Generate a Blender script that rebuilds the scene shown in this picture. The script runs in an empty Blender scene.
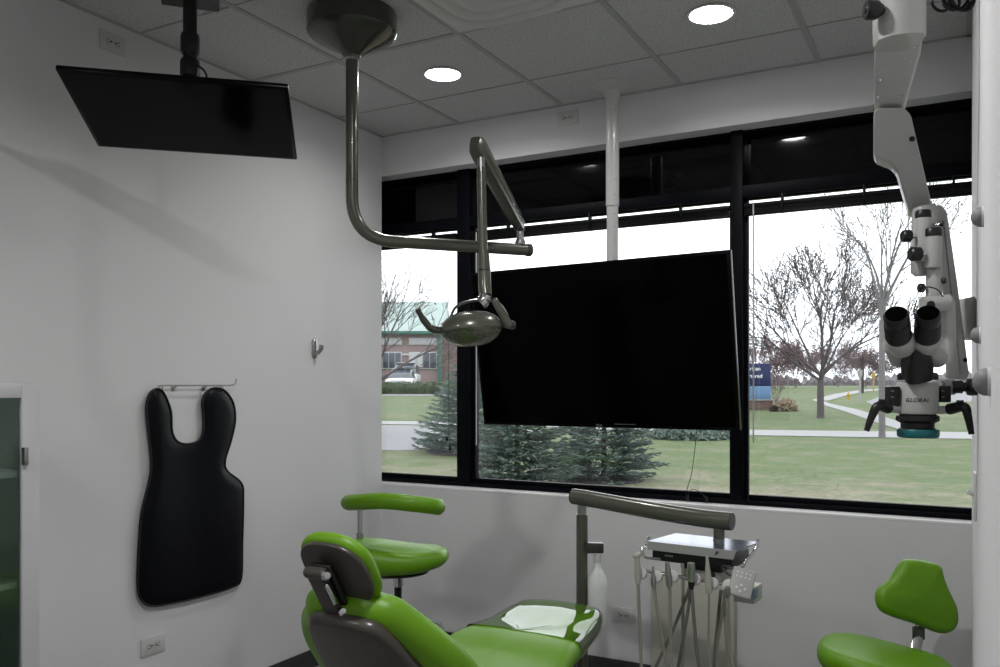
import bpy, bmesh, math, random
from mathutils import Vector, Matrix, geometry, noise
from math import sin, cos, pi, sqrt, radians, atan2
random.seed(7)
S = bpy.context.scene
COL = S.collection

# ---------------------------------------------------------------- camera, sky, exposure
H_EYE = 1.425
FPX = 850.0
YAW = math.atan2(465, 850)                 # the window wall runs along X, the camera looks to its left part
FW = Vector((-sin(YAW), cos(YAW), 0)); RT = Vector((cos(YAW), sin(YAW), 0)); UP = Vector((0, 0, 1))
cd = bpy.data.cameras.new('camera'); cam = bpy.data.objects.new('camera', cd); COL.objects.link(cam)
cd.sensor_width = 36; cd.lens = FPX * 36 / 1000; cd.shift_y = 0.0515
cd.clip_start = 0.02; cd.clip_end = 2000
cam.location = (0, 0, H_EYE); cam.rotation_euler = (pi / 2, 0, YAW)
S.camera = cam

w = bpy.data.worlds.new('world'); S.world = w; w.use_nodes = True
nt = w.node_tree; nt.nodes.clear()
wo = nt.nodes.new('ShaderNodeOutputWorld'); bg = nt.nodes.new('ShaderNodeBackground')
tc = nt.nodes.new('ShaderNodeTexCoord'); sp = nt.nodes.new('ShaderNodeSeparateXYZ'); cr = nt.nodes.new('ShaderNodeValToRGB')
cr.color_ramp.elements[0].position = 0.0; cr.color_ramp.elements[0].color = (0.86, 0.89, 0.97, 1)
cr.color_ramp.elements[1].position = 0.35; cr.color_ramp.elements[1].color = (0.97, 0.98, 1.0, 1)
nt.links.new(tc.outputs['Generated'], sp.inputs[0]); nt.links.new(sp.outputs['Z'], cr.inputs[0])
nt.links.new(cr.outputs[0], bg.inputs[0]); nt.links.new(bg.outputs[0], wo.inputs[0])
bg.inputs[1].default_value = 2.6

S.view_settings.view_transform = 'Standard'; S.view_settings.look = 'None'
S.view_settings.gamma = 1; S.view_settings.use_curve_mapping = False
S.view_settings.exposure = 0.0
DOWNLIGHT_W = 5.2

def at(px, py, d):
    """point seen at a place of the photograph, d metres ahead of the camera"""
    return FW * d + RT * ((px - 500) / FPX * d) + UP * (H_EYE + (385 - py) / FPX * d)

# ---------------------------------------------------------------- materials
def srgb(r, g, b):
    f = lambda c: ((c / 255 + .055) / 1.055) ** 2.4 if c > 10 else c / 255 / 12.92
    return (f(r), f(g), f(b), 1)

def mat(name, col, rough=.5, metal=0., spec=.5, noise_amt=0., noise_scale=40., bump=0., bump_scale=60., coat=0., emit=None, estr=0., trans=0., ior=1.45):
    m = bpy.data.materials.new(name); m.use_nodes = True
    n = m.node_tree; b = n.nodes['Principled BSDF']
    if len(col) == 3: col = (*col, 1)
    b.inputs['Base Color'].default_value = col
    b.inputs['Roughness'].default_value = rough; b.inputs['Metallic'].default_value = metal
    b.inputs['Specular IOR Level'].default_value = spec; b.inputs['IOR'].default_value = ior
    if coat: b.inputs['Coat Weight'].default_value = coat; b.inputs['Coat Roughness'].default_value = .04
    if trans: b.inputs['Transmission Weight'].default_value = trans
    if emit: b.inputs['Emission Color'].default_value = (*emit, 1); b.inputs['Emission Strength'].default_value = estr
    t = n.nodes.new('ShaderNodeTexCoord')
    if noise_amt >= 0:
        nz = n.nodes.new('ShaderNodeTexNoise'); nz.inputs['Scale'].default_value = noise_scale; nz.inputs['Detail'].default_value = 4
        n.links.new(t.outputs['Object'], nz.inputs['Vector'])
        mx = n.nodes.new('ShaderNodeMix'); mx.data_type = 'RGBA'
        a = max(noise_amt, .02)
        mx.inputs[6].default_value = (*[c * (1 - a) for c in col[:3]], 1); mx.inputs[7].default_value = (*[min(1, c * (1 + a)) for c in col[:3]], 1)
        n.links.new(nz.outputs['Fac'], mx.inputs[0]); n.links.new(mx.outputs[2], b.inputs['Base Color'])
    if bump:
        n2 = n.nodes.new('ShaderNodeTexNoise'); n2.inputs['Scale'].default_value = bump_scale; n2.inputs['Detail'].default_value = 5
        n.links.new(t.outputs['Object'], n2.inputs['Vector'])
        bp = n.nodes.new('ShaderNodeBump'); bp.inputs['Strength'].default_value = bump; bp.inputs['Distance'].default_value = .003
        n.links.new(n2.outputs['Fac'], bp.inputs['Height']); n.links.new(bp.outputs[0], b.inputs['Normal'])
    return m

M = {}
M['wall'] = mat('wall paint', (.70, .70, .705), .75, bump=.12, bump_scale=180, noise_amt=.02, noise_scale=3)
M['sill'] = mat('sill paint', (.85, .85, .86), .3)
M['base'] = mat('rubber baseboard', (.035, .037, .04), .5)
M['floor'] = mat('floor vinyl', (.25, .25, .25), .4, noise_amt=.08, noise_scale=12)
M['black_frame'] = mat('black aluminium', (.003, .0035, .006), .5, spec=.10)
M['spandrel'] = mat('black spandrel glass', (.001, .001, .0015), .05, spec=.5)
M['blind'] = mat('black blind slats', (.004, .004, .005), .45, spec=.2)
M['green'] = mat('lime green vinyl', (.125, .30, .004), .40, spec=.5, bump=.06, bump_scale=500, noise_amt=.04)
M['taupe'] = mat('taupe plastic shell', (.060, .053, .046), .28, noise_amt=.08, noise_scale=5)
M['olive'] = mat('warm grey enamel', (.115, .118, .095), .26, metal=.35, coat=.3)
M['olive_dark'] = mat('dark warm grey enamel', (.05, .052, .042), .25, metal=.2, coat=.4)
M['chrome'] = mat('chrome', (.62, .62, .63), .12, metal=1)
M['steel'] = mat('brushed steel', (.42, .42, .42), .3, metal=1)
M['black'] = mat('black plastic', (.008, .008, .009), .38)
M['screen'] = mat('switched off screen', (.001, .001, .0012), .12, spec=.4, ior=1.15)
M['bezel'] = mat('black gloss bezel', (.002, .002, .0024), .25, spec=.4, ior=1.2)
M['white_metal'] = mat('white powder coat', (.55, .55, .54), .35, coat=.2)
M['ivory'] = mat('ivory enamel', (.42, .42, .405), .35, coat=.15)
M['white_plastic'] = mat('white plastic', (.60, .60, .59), .4)
M['keypad_grey'] = mat('keypad plastic', (.36, .36, .35), .4)
M['plate'] = mat('outlet plastic', (.58, .58, .57), .4)
M['slot'] = mat('outlet slot', (.06, .06, .06), .6)
M['navy'] = mat('black vinyl apron', (.0015, .0018, .004), .42, ior=1.25, spec=.5, bump=.3, bump_scale=28)
M['piping'] = mat('apron binding', (.004, .004, .006), .5)
M['teal'] = mat('teal ring', (.008, .12, .13), .35)
M['tube'] = mat('grey beige hose', (.30, .295, .25), .5)
M['tube_dark'] = mat('grey hose', (.16, .16, .15), .5)
M['handpiece'] = mat('cream handpiece', (.42, .42, .37), .4)
M['beige'] = mat('beige cabinet enamel', (.50, .49, .43), .7)
M['tray'] = mat('polished tray', (.22, .24, .31), .20, metal=.8)
M['trayedge'] = mat('silver tray edge', (.42, .42, .43), .4, metal=.3)
M['bottle'] = mat('translucent bottle', (.86, .9, .89), .3)
M['laminate'] = mat('white laminate', (.58, .58, .59), .55)
M['shelfglass'] = mat('frosted shelf', (.70, .80, .74), .5)
M['cabback'] = mat('green cabinet back', (.55, .64, .57), .7)
M['diffuser'] = mat('lamp diffuser', (.9, .9, .9), .5, emit=(1, .985, 1.0), estr=40)
M['label_blue'] = mat('blue label', (.10, .18, .30), .4)
M['brick'] = mat('brick', (0.1505, 0.0860, 0.0698), .85)
M['bark'] = mat('grey bark', (0.0762, 0.0627, 0.0650), .9, noise_amt=.25, noise_scale=5)
M['bark_light'] = mat('pale bark', (0.1398, 0.1318, 0.1344), .9, noise_amt=.2, noise_scale=5)
M['bark_dark'] = mat('dark bark', (0.0320, 0.0256, 0.0224), .9)
M['needles'] = mat('spruce needles', (0.0730, 0.1075, 0.0883), .7, noise_amt=.5, noise_scale=2.5)
M['needles2'] = mat('blue spruce needles', (0.0922, 0.1306, 0.1152), .7, noise_amt=.5, noise_scale=2.5)
M['redtwig'] = mat('reddish twigs', (0.1452, 0.1021, 0.1129), .9)
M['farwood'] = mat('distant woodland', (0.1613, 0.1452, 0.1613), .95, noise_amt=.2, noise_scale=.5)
M['dryleaf'] = mat('dry leaf', (0.0646, 0.0349, 0.0242), .8)
M['hedge'] = mat('hedge leaves', (0.0269, 0.0430, 0.0161), .8, noise_amt=.4, noise_scale=3)
M['mulch'] = mat('dark mulch', (0.0320, 0.0288, 0.0320), .95)
M['concrete'] = mat('concrete', (0.2796, 0.2796, 0.2903), .85, noise_amt=.05, noise_scale=3)
M['asphalt'] = mat('pale asphalt', (0.2042, 0.2042, 0.2204), .85, noise_amt=.05)
M['sign_blue'] = mat('navy sign face', (0.0108, 0.0188, 0.0860), .4)
M['sign_light'] = mat('pale blue sign face', (0.1183, 0.2258, 0.3871), .5)
M['lettering'] = mat('white lettering', (.85, .85, .85), .5)
M['lettering_black'] = mat('black lettering', (.01, .01, .01), .5)
M['logo_grey'] = mat('grey logo', (.22, .22, .22), .4)
M['roof_green'] = mat('green metal roof', (0.3118, 0.3978, 0.3817), .5)
M['eave_green'] = mat('green fascia', (0.0269, 0.1183, 0.0914), .5)
M['brickwall'] = mat('pink brick wall', (0.2150, 0.1613, 0.1559), .85, noise_amt=.15, noise_scale=1.5)
M['house_white'] = mat('white siding', (0.3871, 0.3871, 0.4086), .7)
M['darkpane'] = mat('dark window pane', (0.0384, 0.0512, 0.0704), .1)
M['carwhite'] = mat('white car paint', (0.4032, 0.4086, 0.4301), .25)
M['cardark'] = mat('dark car paint', (.05, .055, .07), .25)
M['carglass'] = mat('car glass', (.05, .06, .08), .08)
M['tyre'] = mat('tyre rubber', (.02, .02, .02), .8)
M['yellow'] = mat('yellow paint', (0.3494, 0.2258, 0.0108), .5)
M['grassdry'] = mat('ornamental dry grass', (0.2258, 0.1774, 0.1290), .9)
M['cord'] = mat('dark cord', (.03, .03, .03), .6)
M['grey_rubber'] = mat('grey rubber', (.20, .20, .20), .55)

def glass(name, refl_tint=(1, 1, 1), tint=(.97, .985, .98), ior=1.45):
    m = bpy.data.materials.new(name); m.use_nodes = True
    n = m.node_tree; n.nodes.clear()
    o = n.nodes.new('ShaderNodeOutputMaterial'); t = n.nodes.new('ShaderNodeBsdfTransparent'); g = n.nodes.new('ShaderNodeBsdfGlossy')
    x = n.nodes.new('ShaderNodeMixShader'); f = n.nodes.new('ShaderNodeFresnel'); f.inputs[0].default_value = ior
    t.inputs[0].default_value = (*tint, 1); g.inputs[0].default_value = (*refl_tint, 1); g.inputs['Roughness'].default_value = .02
    n.links.new(f.outputs[0], x.inputs[0]); n.links.new(t.outputs[0], x.inputs[1]); n.links.new(g.outputs[0], x.inputs[2]); n.links.new(x.outputs[0], o.inputs[0])
    return m
M['glass'] = glass('window glass')
M['cabglass'] = glass('cabinet glass', tint=(.90, .95, .92))
M['clear_cover'] = glass('clear vinyl cover', tint=(.93, .95, .93), ior=1.75)

# speckled ceiling tile
m = mat('acoustic ceiling tile', (.50, .50, .50), .9); M['tile'] = m
n = m.node_tree; b = n.nodes['Principled BSDF']
v = n.nodes.new('ShaderNodeTexNoise'); v.inputs['Scale'].default_value = 130; v.inputs['Detail'].default_value = 3
t = n.nodes.new('ShaderNodeTexCoord'); n.links.new(t.outputs['Object'], v.inputs['Vector'])
r = n.nodes.new('ShaderNodeValToRGB'); r.color_ramp.elements[0].position = .33; r.color_ramp.elements[1].position = .46
r.color_ramp.elements[0].color = (.30, .30, .30, 1); r.color_ramp.elements[1].color = (.56, .56, .56, 1)
n.links.new(v.outputs['Fac'], r.inputs[0]); n.links.new(r.outputs[0], b.inputs['Base Color'])
M['tbar'] = mat('ceiling grid enamel', (.38, .38, .38), .5)

# lawn: green with dry patches, drier close to the building
m = mat('lawn grass', (.16, .2, .08), .95); M['lawn'] = m
n = m.node_tree; b = n.nodes['Principled BSDF']; t = n.nodes.new('ShaderNodeTexCoord')
def nn(scale, det=6, rough=.6):
    q = n.nodes.new('ShaderNodeTexNoise'); q.inputs['Scale'].default_value = scale; q.inputs['Detail'].default_value = det; q.inputs['Roughness'].default_value = rough
    n.links.new(t.outputs['Object'], q.inputs['Vector']); return q
a1 = nn(.9, 8, .75); a2 = nn(9, 6, .95)
sx = n.nodes.new('ShaderNodeSeparateXYZ'); n.links.new(t.outputs['Object'], sx.inputs[0])
mr = n.nodes.new('ShaderNodeMapRange'); mr.inputs[1].default_value = 9; mr.inputs[2].default_value = 16; mr.inputs[3].default_value = .30; mr.inputs[4].default_value = -.06
n.links.new(sx.outputs['Y'], mr.inputs[0])
ad = n.nodes.new('ShaderNodeMath'); ad.operation = 'ADD'; n.links.new(a1.outputs['Fac'], ad.inputs[0]); n.links.new(mr.outputs[0], ad.inputs[1])
r = n.nodes.new('ShaderNodeValToRGB'); r.color_ramp.elements[0].position = .42; r.color_ramp.elements[1].position = .72
r.color_ramp.elements[0].color = (0.072, 0.108, 0.038, 1); r.color_ramp.elements[1].color = (0.180, 0.162, 0.122, 1)
n.links.new(ad.outputs[0], r.inputs[0])
mm = n.nodes.new('ShaderNodeMix'); mm.data_type = 'RGBA'; mm.blend_type = 'MULTIPLY'; mm.inputs[0].default_value = 1
r2 = n.nodes.new('ShaderNodeValToRGB'); r2.color_ramp.elements[0].position = .3; r2.color_ramp.elements[1].position = .7
r2.color_ramp.elements[0].color = (.25, .32, .22, 1); r2.color_ramp.elements[1].color = (1.8, 1.7, 1.8, 1)
n.links.new(a2.outputs['Fac'], r2.inputs[0]); n.links.new(r.outputs[0], mm.inputs[6]); n.links.new(r2.outputs[0], mm.inputs[7]); n.links.new(mm.outputs[2], b.inputs['Base Color'])

# ---------------------------------------------------------------- mesh helpers (everything is authored in world metres)
def cr_closed(pts, n=8):
    out = []; N = len(pts)
    for i in range(N):
        p0, p1, p2, p3 = [Vector(pts[(i + k - 1) % N]) for k in range(4)]
        for j in range(n):
            s = j / n
            out.append(.5 * ((2 * p1) + (-p0 + p2) * s + (2 * p0 - 5 * p1 + 4 * p2 - p3) * s * s + (-p0 + 3 * p1 - 3 * p2 + p3) * s ** 3))
    return out
def cr_open(pts, n=8):
    P = [Vector(p) for p in pts]; P = [P[0] * 2 - P[1]] + P + [P[-1] * 2 - P[-2]]; out = []
    for i in range(1, len(P) - 2):
        p0, p1, p2, p3 = P[i - 1:i + 3]
        for j in range(n):
            s = j / n
            out.append(.5 * ((2 * p1) + (-p0 + p2) * s + (2 * p0 - 5 * p1 + 4 * p2 - p3) * s * s + (-p0 + 3 * p1 - 3 * p2 + p3) * s ** 3))
    out.append(P[-2].copy()); return out
def bend_path(pts, rad, n=8):
    """polyline with rounded corners"""
    P = [Vector(p) for p in pts]; out = [P[0]]
    for i in range(1, len(P) - 1):
        a = (P[i - 1] - P[i]); c = (P[i + 1] - P[i]); r = min(rad, a.length * .49, c.length * .49)
        A = P[i] + a.normalized() * r; C = P[i] + c.normalized() * r
        for k in range(n + 1):
            s = k / n; out.append(A * (1 - s) ** 2 + P[i] * 2 * s * (1 - s) + C * s * s)
    out.append(P[-1]); return out

class MB:
    def __init__(s): s.v = []; s.f = []; s.mi = []
    def add(s, vs, fs):
        o = len(s.v); s.v += [Vector(q) for q in vs]; s.f += [tuple(i + o for i in f) for f in fs]; return s
    def box(s, c, size, rot=None, bev=0.0, segs=2):
        bm = bmesh.new(); bmesh.ops.create_cube(bm, size=1)
        for q in bm.verts: q.co = Vector((q.co.x * size[0], q.co.y * size[1], q.co.z * size[2]))
        if bev: bmesh.ops.bevel(bm, geom=bm.edges[:], offset=min(bev, min(size) * .49), segments=segs, affect='EDGES', profile=.5)
        R = rot if rot is not None else Matrix.Identity(3)
        bm.verts.index_update()
        s.add([R @ q.co + Vector(c) for q in bm.verts], [[q.index for q in f.verts] for f in bm.faces]); bm.free(); return s
    def bounds(s, a, b, bev=0.0):
        a, b = Vector(a), Vector(b); return s.box((a + b) / 2, [abs(x) for x in (b - a)], None, bev)
    def tube(s, pts, r, n=12, caps=True, flat=1.0, side=None):
        P = [Vector(p) for p in pts]; R = r if isinstance(r, (list, tuple)) else [r] * len(P)
        vs = []; nrm = None
        for i, p in enumerate(P):
            t = (P[min(i + 1, len(P) - 1)] - P[max(i - 1, 0)])
            t = t.normalized() if t.length > 1e-9 else Vector((0, 0, 1))
            if nrm is None:
                a = side if side is not None else (Vector((0, 0, 1)) if abs(t.z) < .9 else Vector((1, 0, 0)))
                nrm = (a - t * a.dot(t)).normalized()
            else:
                nrm = (nrm - t * nrm.dot(t)); nrm = nrm.normalized() if nrm.length > 1e-6 else t.orthogonal().normalized()
            bn = t.cross(nrm)
            for k in range(n):
                an = 2 * pi * k / n; vs.append(p + nrm * cos(an) * R[i] + bn * sin(an) * R[i] * flat)
        fs = []
        for i in range(len(P) - 1):
            for k in range(n):
                fs.append((i * n + k, i * n + (k + 1) % n, (i + 1) * n + (k + 1) % n, (i + 1) * n + k))
        if caps: fs += [tuple(range(n))[::-1], tuple((len(P) - 1) * n + k for k in range(n))]
        return s.add(vs, fs)
    def capsule(s, a, b, ra, rb=None, n=14, flat=1.0, side=None):
        rb = ra if rb is None else rb; a, b = Vector(a), Vector(b); d = (b - a).normalized(); P = []; R = []
        for k in range(5): t = k / 4 * pi / 2; P.append(a - d * ra * cos(t)); R.append(max(ra * sin(t), ra * .02))
        for k in range(5): t = pi / 2 * (1 - k / 4); P.append(b + d * rb * cos(t)); R.append(max(rb * sin(t), rb * .02))
        return s.tube(P, R, n, True, flat, side)
    def lathe(s, prof, c=(0, 0, 0), axis=(0, 0, 1), n=32):
        """prof: list of (radius, height)"""
        ax = Vector(axis).normalized(); a = ax.orthogonal().normalized()
        if abs(ax.z) > .99: a = Vector((1, 0, 0))
        bn = ax.cross(a); c = Vector(c); vs = []; fs = []
        for r, h in prof:
            for k in range(n):
                an = 2 * pi * k / n; vs.append(c + ax * h + (a * cos(an) + bn * sin(an)) * max(r, 1e-4))
        for i in range(len(prof) - 1):
            for k in range(n): fs.append((i * n + k, i * n + (k + 1) % n, (i + 1) * n + (k + 1) % n, (i + 1) * n + k))
        fs += [tuple(range(n))[::-1], tuple((len(prof) - 1) * n + k for k in range(n))]
        return s.add(vs, fs)
    def prism(s, poly, a, b, fm):
        """extrude 2D polygon between w=a and w=b, fm(u,v,w)->point"""
        N = len(poly); vs = [fm(p[0], p[1], a) for p in poly] + [fm(p[0], p[1], b) for p in poly]
        fs = [tuple(range(N))[::-1], tuple(range(N, 2 * N))] + [(i, (i + 1) % N, N + (i + 1) % N, N + i) for i in range(N)]
        return s.add(vs, fs)
    def cushion(s, outline, th, er, fm, crown=0., cen=None, rings=7, back=True):
        """padded slab with rounded rim; outline is star shaped about its centre"""
        N = len(outline); O = [Vector((p[0], p[1])) for p in outline]
        C = Vector(cen) if cen else sum(O, Vector((0, 0))) / N
        nr = []
        for i in range(N):
            t = O[(i + 1) % N] - O[i - 1]; q = Vector((t.y, -t.x)); q = q.normalized() if q.length > 0 else Vector((1, 0))
            if q.dot(O[i] - C) < 0: q = -q
            nr.append(q)
        L = []
        E = 6
        def ring(inset, wv): L.append([(O[i] - nr[i] * inset, wv) for i in range(N)])
        def dome(k):       # k 1 at rim .. 0 at the centre
            base = [O[i] - nr[i] * er for i in range(N)]
            return [C + (p - C) * k for p in base]
        inner = [i / rings for i in range(1, rings)]
        hb = th / 2
        for k in inner:
            L.append([(p, -hb - (crown * .3 * (1 - k * k) if back else 0)) for p in dome(k)])
        for j in range(E * 2 + 1):
            ph = -pi / 2 + pi * j / (E * 2)
            rr = er * (1 - cos(ph)); wv = sin(ph) * min(er, hb) + (hb - min(er, hb)) * (1 if ph > 0 else -1 if ph < 0 else 0)
            ring(rr, wv)
        for k in reversed(inner):
            L.append([(p, hb + crown * (1 - k * k)) for p in dome(k)])
        vs = []
        for lay in L:
            for p, wv in lay: vs.append(fm(p.x, p.y, wv))
        fs = []
        for i in range(len(L) - 1):
            for k in range(N): fs.append((i * N + k, i * N + (k + 1) % N, (i + 1) * N + (k + 1) % N, (i + 1) * N + k))
        cb = len(vs); vs.append(fm(C.x, C.y, -hb - (crown * .3 if back else 0))); vs.append(fm(C.x, C.y, hb + crown))
        for k in range(N):
            fs.append((cb, (k + 1) % N, k)); o = (len(L) - 1) * N; fs.append((cb + 1, o + k, o + (k + 1) % N))
        return s.add(vs, fs)
    def build(s, name, material, parent=None, origin=None, sharp=38, recalc=True):
        me = bpy.data.meshes.new(name)
        if parent is not None: o3 = parent['_o'] if '_o' in parent else parent.location; o3 = Vector(o3)
        elif origin is not None: o3 = Vector(origin)
        else:
            xs = [q.x for q in s.v]; ys = [q.y for q in s.v]; zs = [q.z for q in s.v]
            o3 = Vector(((min(xs) + max(xs)) / 2, (min(ys) + max(ys)) / 2, min(zs)))
        me.from_pydata([tuple(q - o3) for q in s.v], [], s.f); 
        if recalc:
            bm = bmesh.new(); bm.from_mesh(me); bmesh.ops.recalc_face_normals(bm, faces=bm.faces)
            sa = radians(sharp)
            for e in bm.edges:
                e.smooth = not (len(e.link_faces) == 2 and e.calc_face_angle(0) > sa)
            for f in bm.faces: f.smooth = True
            bm.to_mesh(me); bm.free()
        me.materials.append(M[material] if isinstance(material, str) else material)
        o = bpy.data.objects.new(name, me); COL.objects.link(o)
        if parent is not None: o.parent = parent
        else: o.location = o3
        ORG[o.name] = o3
        return o
ORG = {}
_b = MB.build
def _build(s, name, material, parent=None, origin=None, sharp=38, recalc=True):
    if parent is not None:
        me_par = ORG[parent.name]
        o = _b(s, name, material, None, me_par, sharp, recalc); o.parent = parent; o.location = (0, 0, 0)
        ORG[o.name] = me_par; return o
    return _b(s, name, material, None, origin, sharp, recalc)
MB.build = _build

def tag(o, label=None, cat=None, group=None, kind=None):
    if label: o['label'] = label
    if cat: o['category'] = cat
    if group: o['group'] = group
    if kind: o['kind'] = kind
    return o
def thing(name, loc, label, cat, group=None):
    o = bpy.data.objects.new(name, None); COL.objects.link(o); o.location = loc; o.empty_display_size = .05
    ORG[o.name] = Vector(loc); return tag(o, label, cat, group)
def struct(mb, name, material, **k): return tag(mb.build(name, material, **k), kind='structure')
def rotz(a): return Matrix.Rotation(a, 3, 'Z')
def frame3(x, y, z):
    return Matrix((Vector(x), Vector(y), Vector(z))).transposed()

def text_mesh(txt, size, origin, xdir, ydir, name, material, parent, font_bold=0., extrude=.001, align='LEFT', shear=0., spacing=1.):
    c = bpy.data.curves.new('lettering', 'FONT'); c.body = txt; c.size = size; c.extrude = extrude; c.offset = font_bold; c.align_x = align; c.shear = shear; c.space_character = spacing
    o = bpy.data.objects.new('tmp', c); COL.objects.link(o)
    bpy.context.view_layer.update()
    me = bpy.data.meshes.new_from_object(o.evaluated_get(bpy.context.evaluated_depsgraph_get()))
    bpy.data.objects.remove(o); bpy.data.curves.remove(c)
    X = Vector(xdir).normalized(); Y = Vector(ydir).normalized(); Z = X.cross(Y)
    mb = MB(); O = Vector(origin)
    mb.add([O + X * q.co.x + Y * q.co.y + Z * q.co.z for q in me.vertices], [list(p.vertices) for p in me.polygons])
    bpy.data.meshes.remove(me)
    return mb.build(name, material, parent, recalc=False)

# ================================================================= ROOM
XL = -2.89; YW = 3.89; XR = .024; HC = 2.825; ZS = .872; ZH = 2.603; YB = -1.6; XH = 1.25; YD = .5; T = .12
YG = YW + .13      # glass plane
struct(MB().bounds((XL - T, YB - T, -.1), (XH + T, YW + .2, 0)), 'floor', 'floor')
struct(MB().bounds((XL - T, YB - T, HC), (XH + T, YW + .2, HC + .1)), 'ceiling', 'tile')
struct(MB().bounds((XL - .25, YB - T, 0), (XL, YW, HC)), 'wall_left', 'wall')
struct(MB().bounds((XL - .25, YW, 0), (XR + T, YW + .2, ZS - .012)), 'wall_window', 'wall')
struct(MB().bounds((XL - .25, YW, ZH), (XR + T, YW + .2, HC)), 'wall_header', 'wall')
struct(MB().bounds((XR, YD, 0), (XR + T, YW, HC)), 'wall_right', 'wall')
struct(MB().bounds((XR + T, YD, 0), (XH, YD + T, HC)), 'wall_return', 'wall')
struct(MB().bounds((XH, YB - T, 0), (XH + T, YD + T, HC)), 'wall_hall', 'wall')
struct(MB().bounds((XL, YB - T, 0), (XH, YB, HC)), 'wall_back', 'wall')
struct(MB().bounds((XL - .25, YW, ZS - .012), (XR + T, YW + .2, ZS), .002), 'trim_1', 'sill')
struct(MB().bounds((XL, YB, 0), (XL + .01, YW, .095), .004), 'baseboard_left', 'base')
struct(MB().bounds((XL + .01, YW - .01, 0), (XR, YW, .095), .004), 'baseboard_window', 'base')
struct(MB().bounds((XR - .01, YD, 0), (XR, YW - .01, .095), .004), 'baseboard_right', 'base')

# ceiling grid: wide bars along Y, wide bars every second module along X, shallow scored lines between
g = MB(); GS = .606
X0 = -.555; xs = [X0 - GS * k for k in range(-3, 5)]
Y0 = 2.885
for x in xs:
    if XL < x < XH: g.bounds((x - .012, YB, HC - .004), (x + .012, YW, HC + .001))
for k in range(-2, 8):
    y = Y0 - GS * k
    if y > YW: continue
    wd = .012 if k % 2 == 0 else .004
    if k == -1: y = Y0 + GS
    if k == 1 or k % 2: wd = .0035
    if YB < y < YW: g.bounds((XL, y - wd, HC - .0034), (XH, y + wd, HC + .001))
g.bounds((XL, YB, HC - .003), (XL + .02, YW, HC + .001)); g.bounds((XL, YW - .02, HC - .003), (XR, YW, HC + .001)); g.bounds((XR - .02, YD, HC - .003), (XR, YW, HC + .001))
struct(g, 'trim_2', 'tbar')

# windows ---------------------------------------------------------------
ML = -2.49; MR = -.955     # mullion centres (set below the pixel fit)
def Xat(px, Y):
    t = (px - 500) / FPX; return (FW.x + RT.x * t) / (FW.y + RT.y * t) * Y
m1a, m1b = Xat(457.5, YG - .04), Xat(470, YG - .04)
m2a, m2b = Xat(731, YG - .04), Xat(743, YG - .04)
ZT0, ZT1 = 2.288, 2.345
fr = MB()
for a, b_ in ((m1a, m1b), (m2a, m2b)): fr.bounds((a, YG - .048, ZS), (b_, YG + .06, ZH), .003)
XLo, XRo = XL - .16, XR + T - .01
fr.bounds((XLo, YG - .05, ZS), (XRo, YG + .05, ZS + .022), .003)
fr.bounds((XLo, YG - .045, ZT0), (XRo, YG + .015, ZT1), .003)
fr.bounds((XLo, YG - .03, ZH - .010), (XRo, YG + .068, ZH), .001)
fr.bounds((XL - .25, YW, ZS), (XLo, YW + .2, ZH)).bounds((XRo, YW, ZS), (XR + T, YW + .2, ZH))
fr.bounds((XLo, YG + .015, ZT0), (XRo, YG + .03, ZT0 + .02), .002)
struct(fr, 'window_frame', 'black_frame')
segs = [(XLo, m1a), (m1b, m2a), (m2b, XRo)]
for i, (a, b_) in enumerate(segs):
    f = MB()
    for q in ((a, ZS + .022, a + .018, ZT0), (b_ - .012, ZS + .022, b_, ZT0), (a + .022, ZS + .022, b_ - .012, ZS + .045), (a + .022, ZT0 - .006, b_ - .012, ZT0)):
        f.bounds((q[0], YG - .018, q[1]), (q[2], YG + .015, q[3]), .002)
    wobj = tag(f.build('window_%d' % (i + 1), 'black_frame'), kind='structure')
    MB().bounds((a + .015, YG - .003, ZS + .04), (b_ - .008, YG + .003, ZT0 - .008)).build('pane', 'glass', wobj)
    s_ = tag(MB().bounds((a, YG + .04, ZT1 - .02), (b_, YG + .068, ZH - .008)).build('window_%d' % (i + 4), 'spandrel'), kind='structure')
# outside face of the building above and below keeps the light honest
# raised blinds
bl = [('raised black blind in the narrow left window', 0), ('raised black blind behind the big hanging screen', 1), ('raised black blind behind the microscope arm', 2)]
for lab, i in bl:
    a, b_ = segs[i]; a += .006; b_ -= .004; yb = YG - .040
    root = thing('window_blind', ((a + b_) / 2, yb, 2.21), lab, 'blind', 'raised blinds')
    MB().bounds((a, yb - .016, 2.238), (b_, yb + .016, 2.258), .003).build('headrail', 'blind', root)
    st = MB()
    for k in range(7): st.bounds((a + .004, yb - .012 - .002 * (k % 2), 2.211 + k * .0039), (b_ - .004, yb + .013, 2.2133 + k * .0039))
    tag(st.build('slat_stack', 'blind', root), None)
    MB().bounds((a, yb - .013, 2.203), (b_, yb + .013, 2.212), .003).build('bottom_rail', 'blind', root)
    nb = 2 if i == 0 else 3
    for k in range(nb):
        x = a + (b_ - a) * (k + .5) / nb; MB().bounds((x - .005, yb - .019, 2.202), (x + .005, yb + .012, ZT0 + .002), .001).build('bracket', 'blind', root)
    if i > 0:
        MB().tube([(a + .045, yb - .020, 2.25), (a + .046, yb - .020, 1.9), (a + .045, yb - .018, 1.16 if i == 2 else 1.10)], .0035, 6).build('tilt_wand', 'white_plastic', root)
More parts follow.
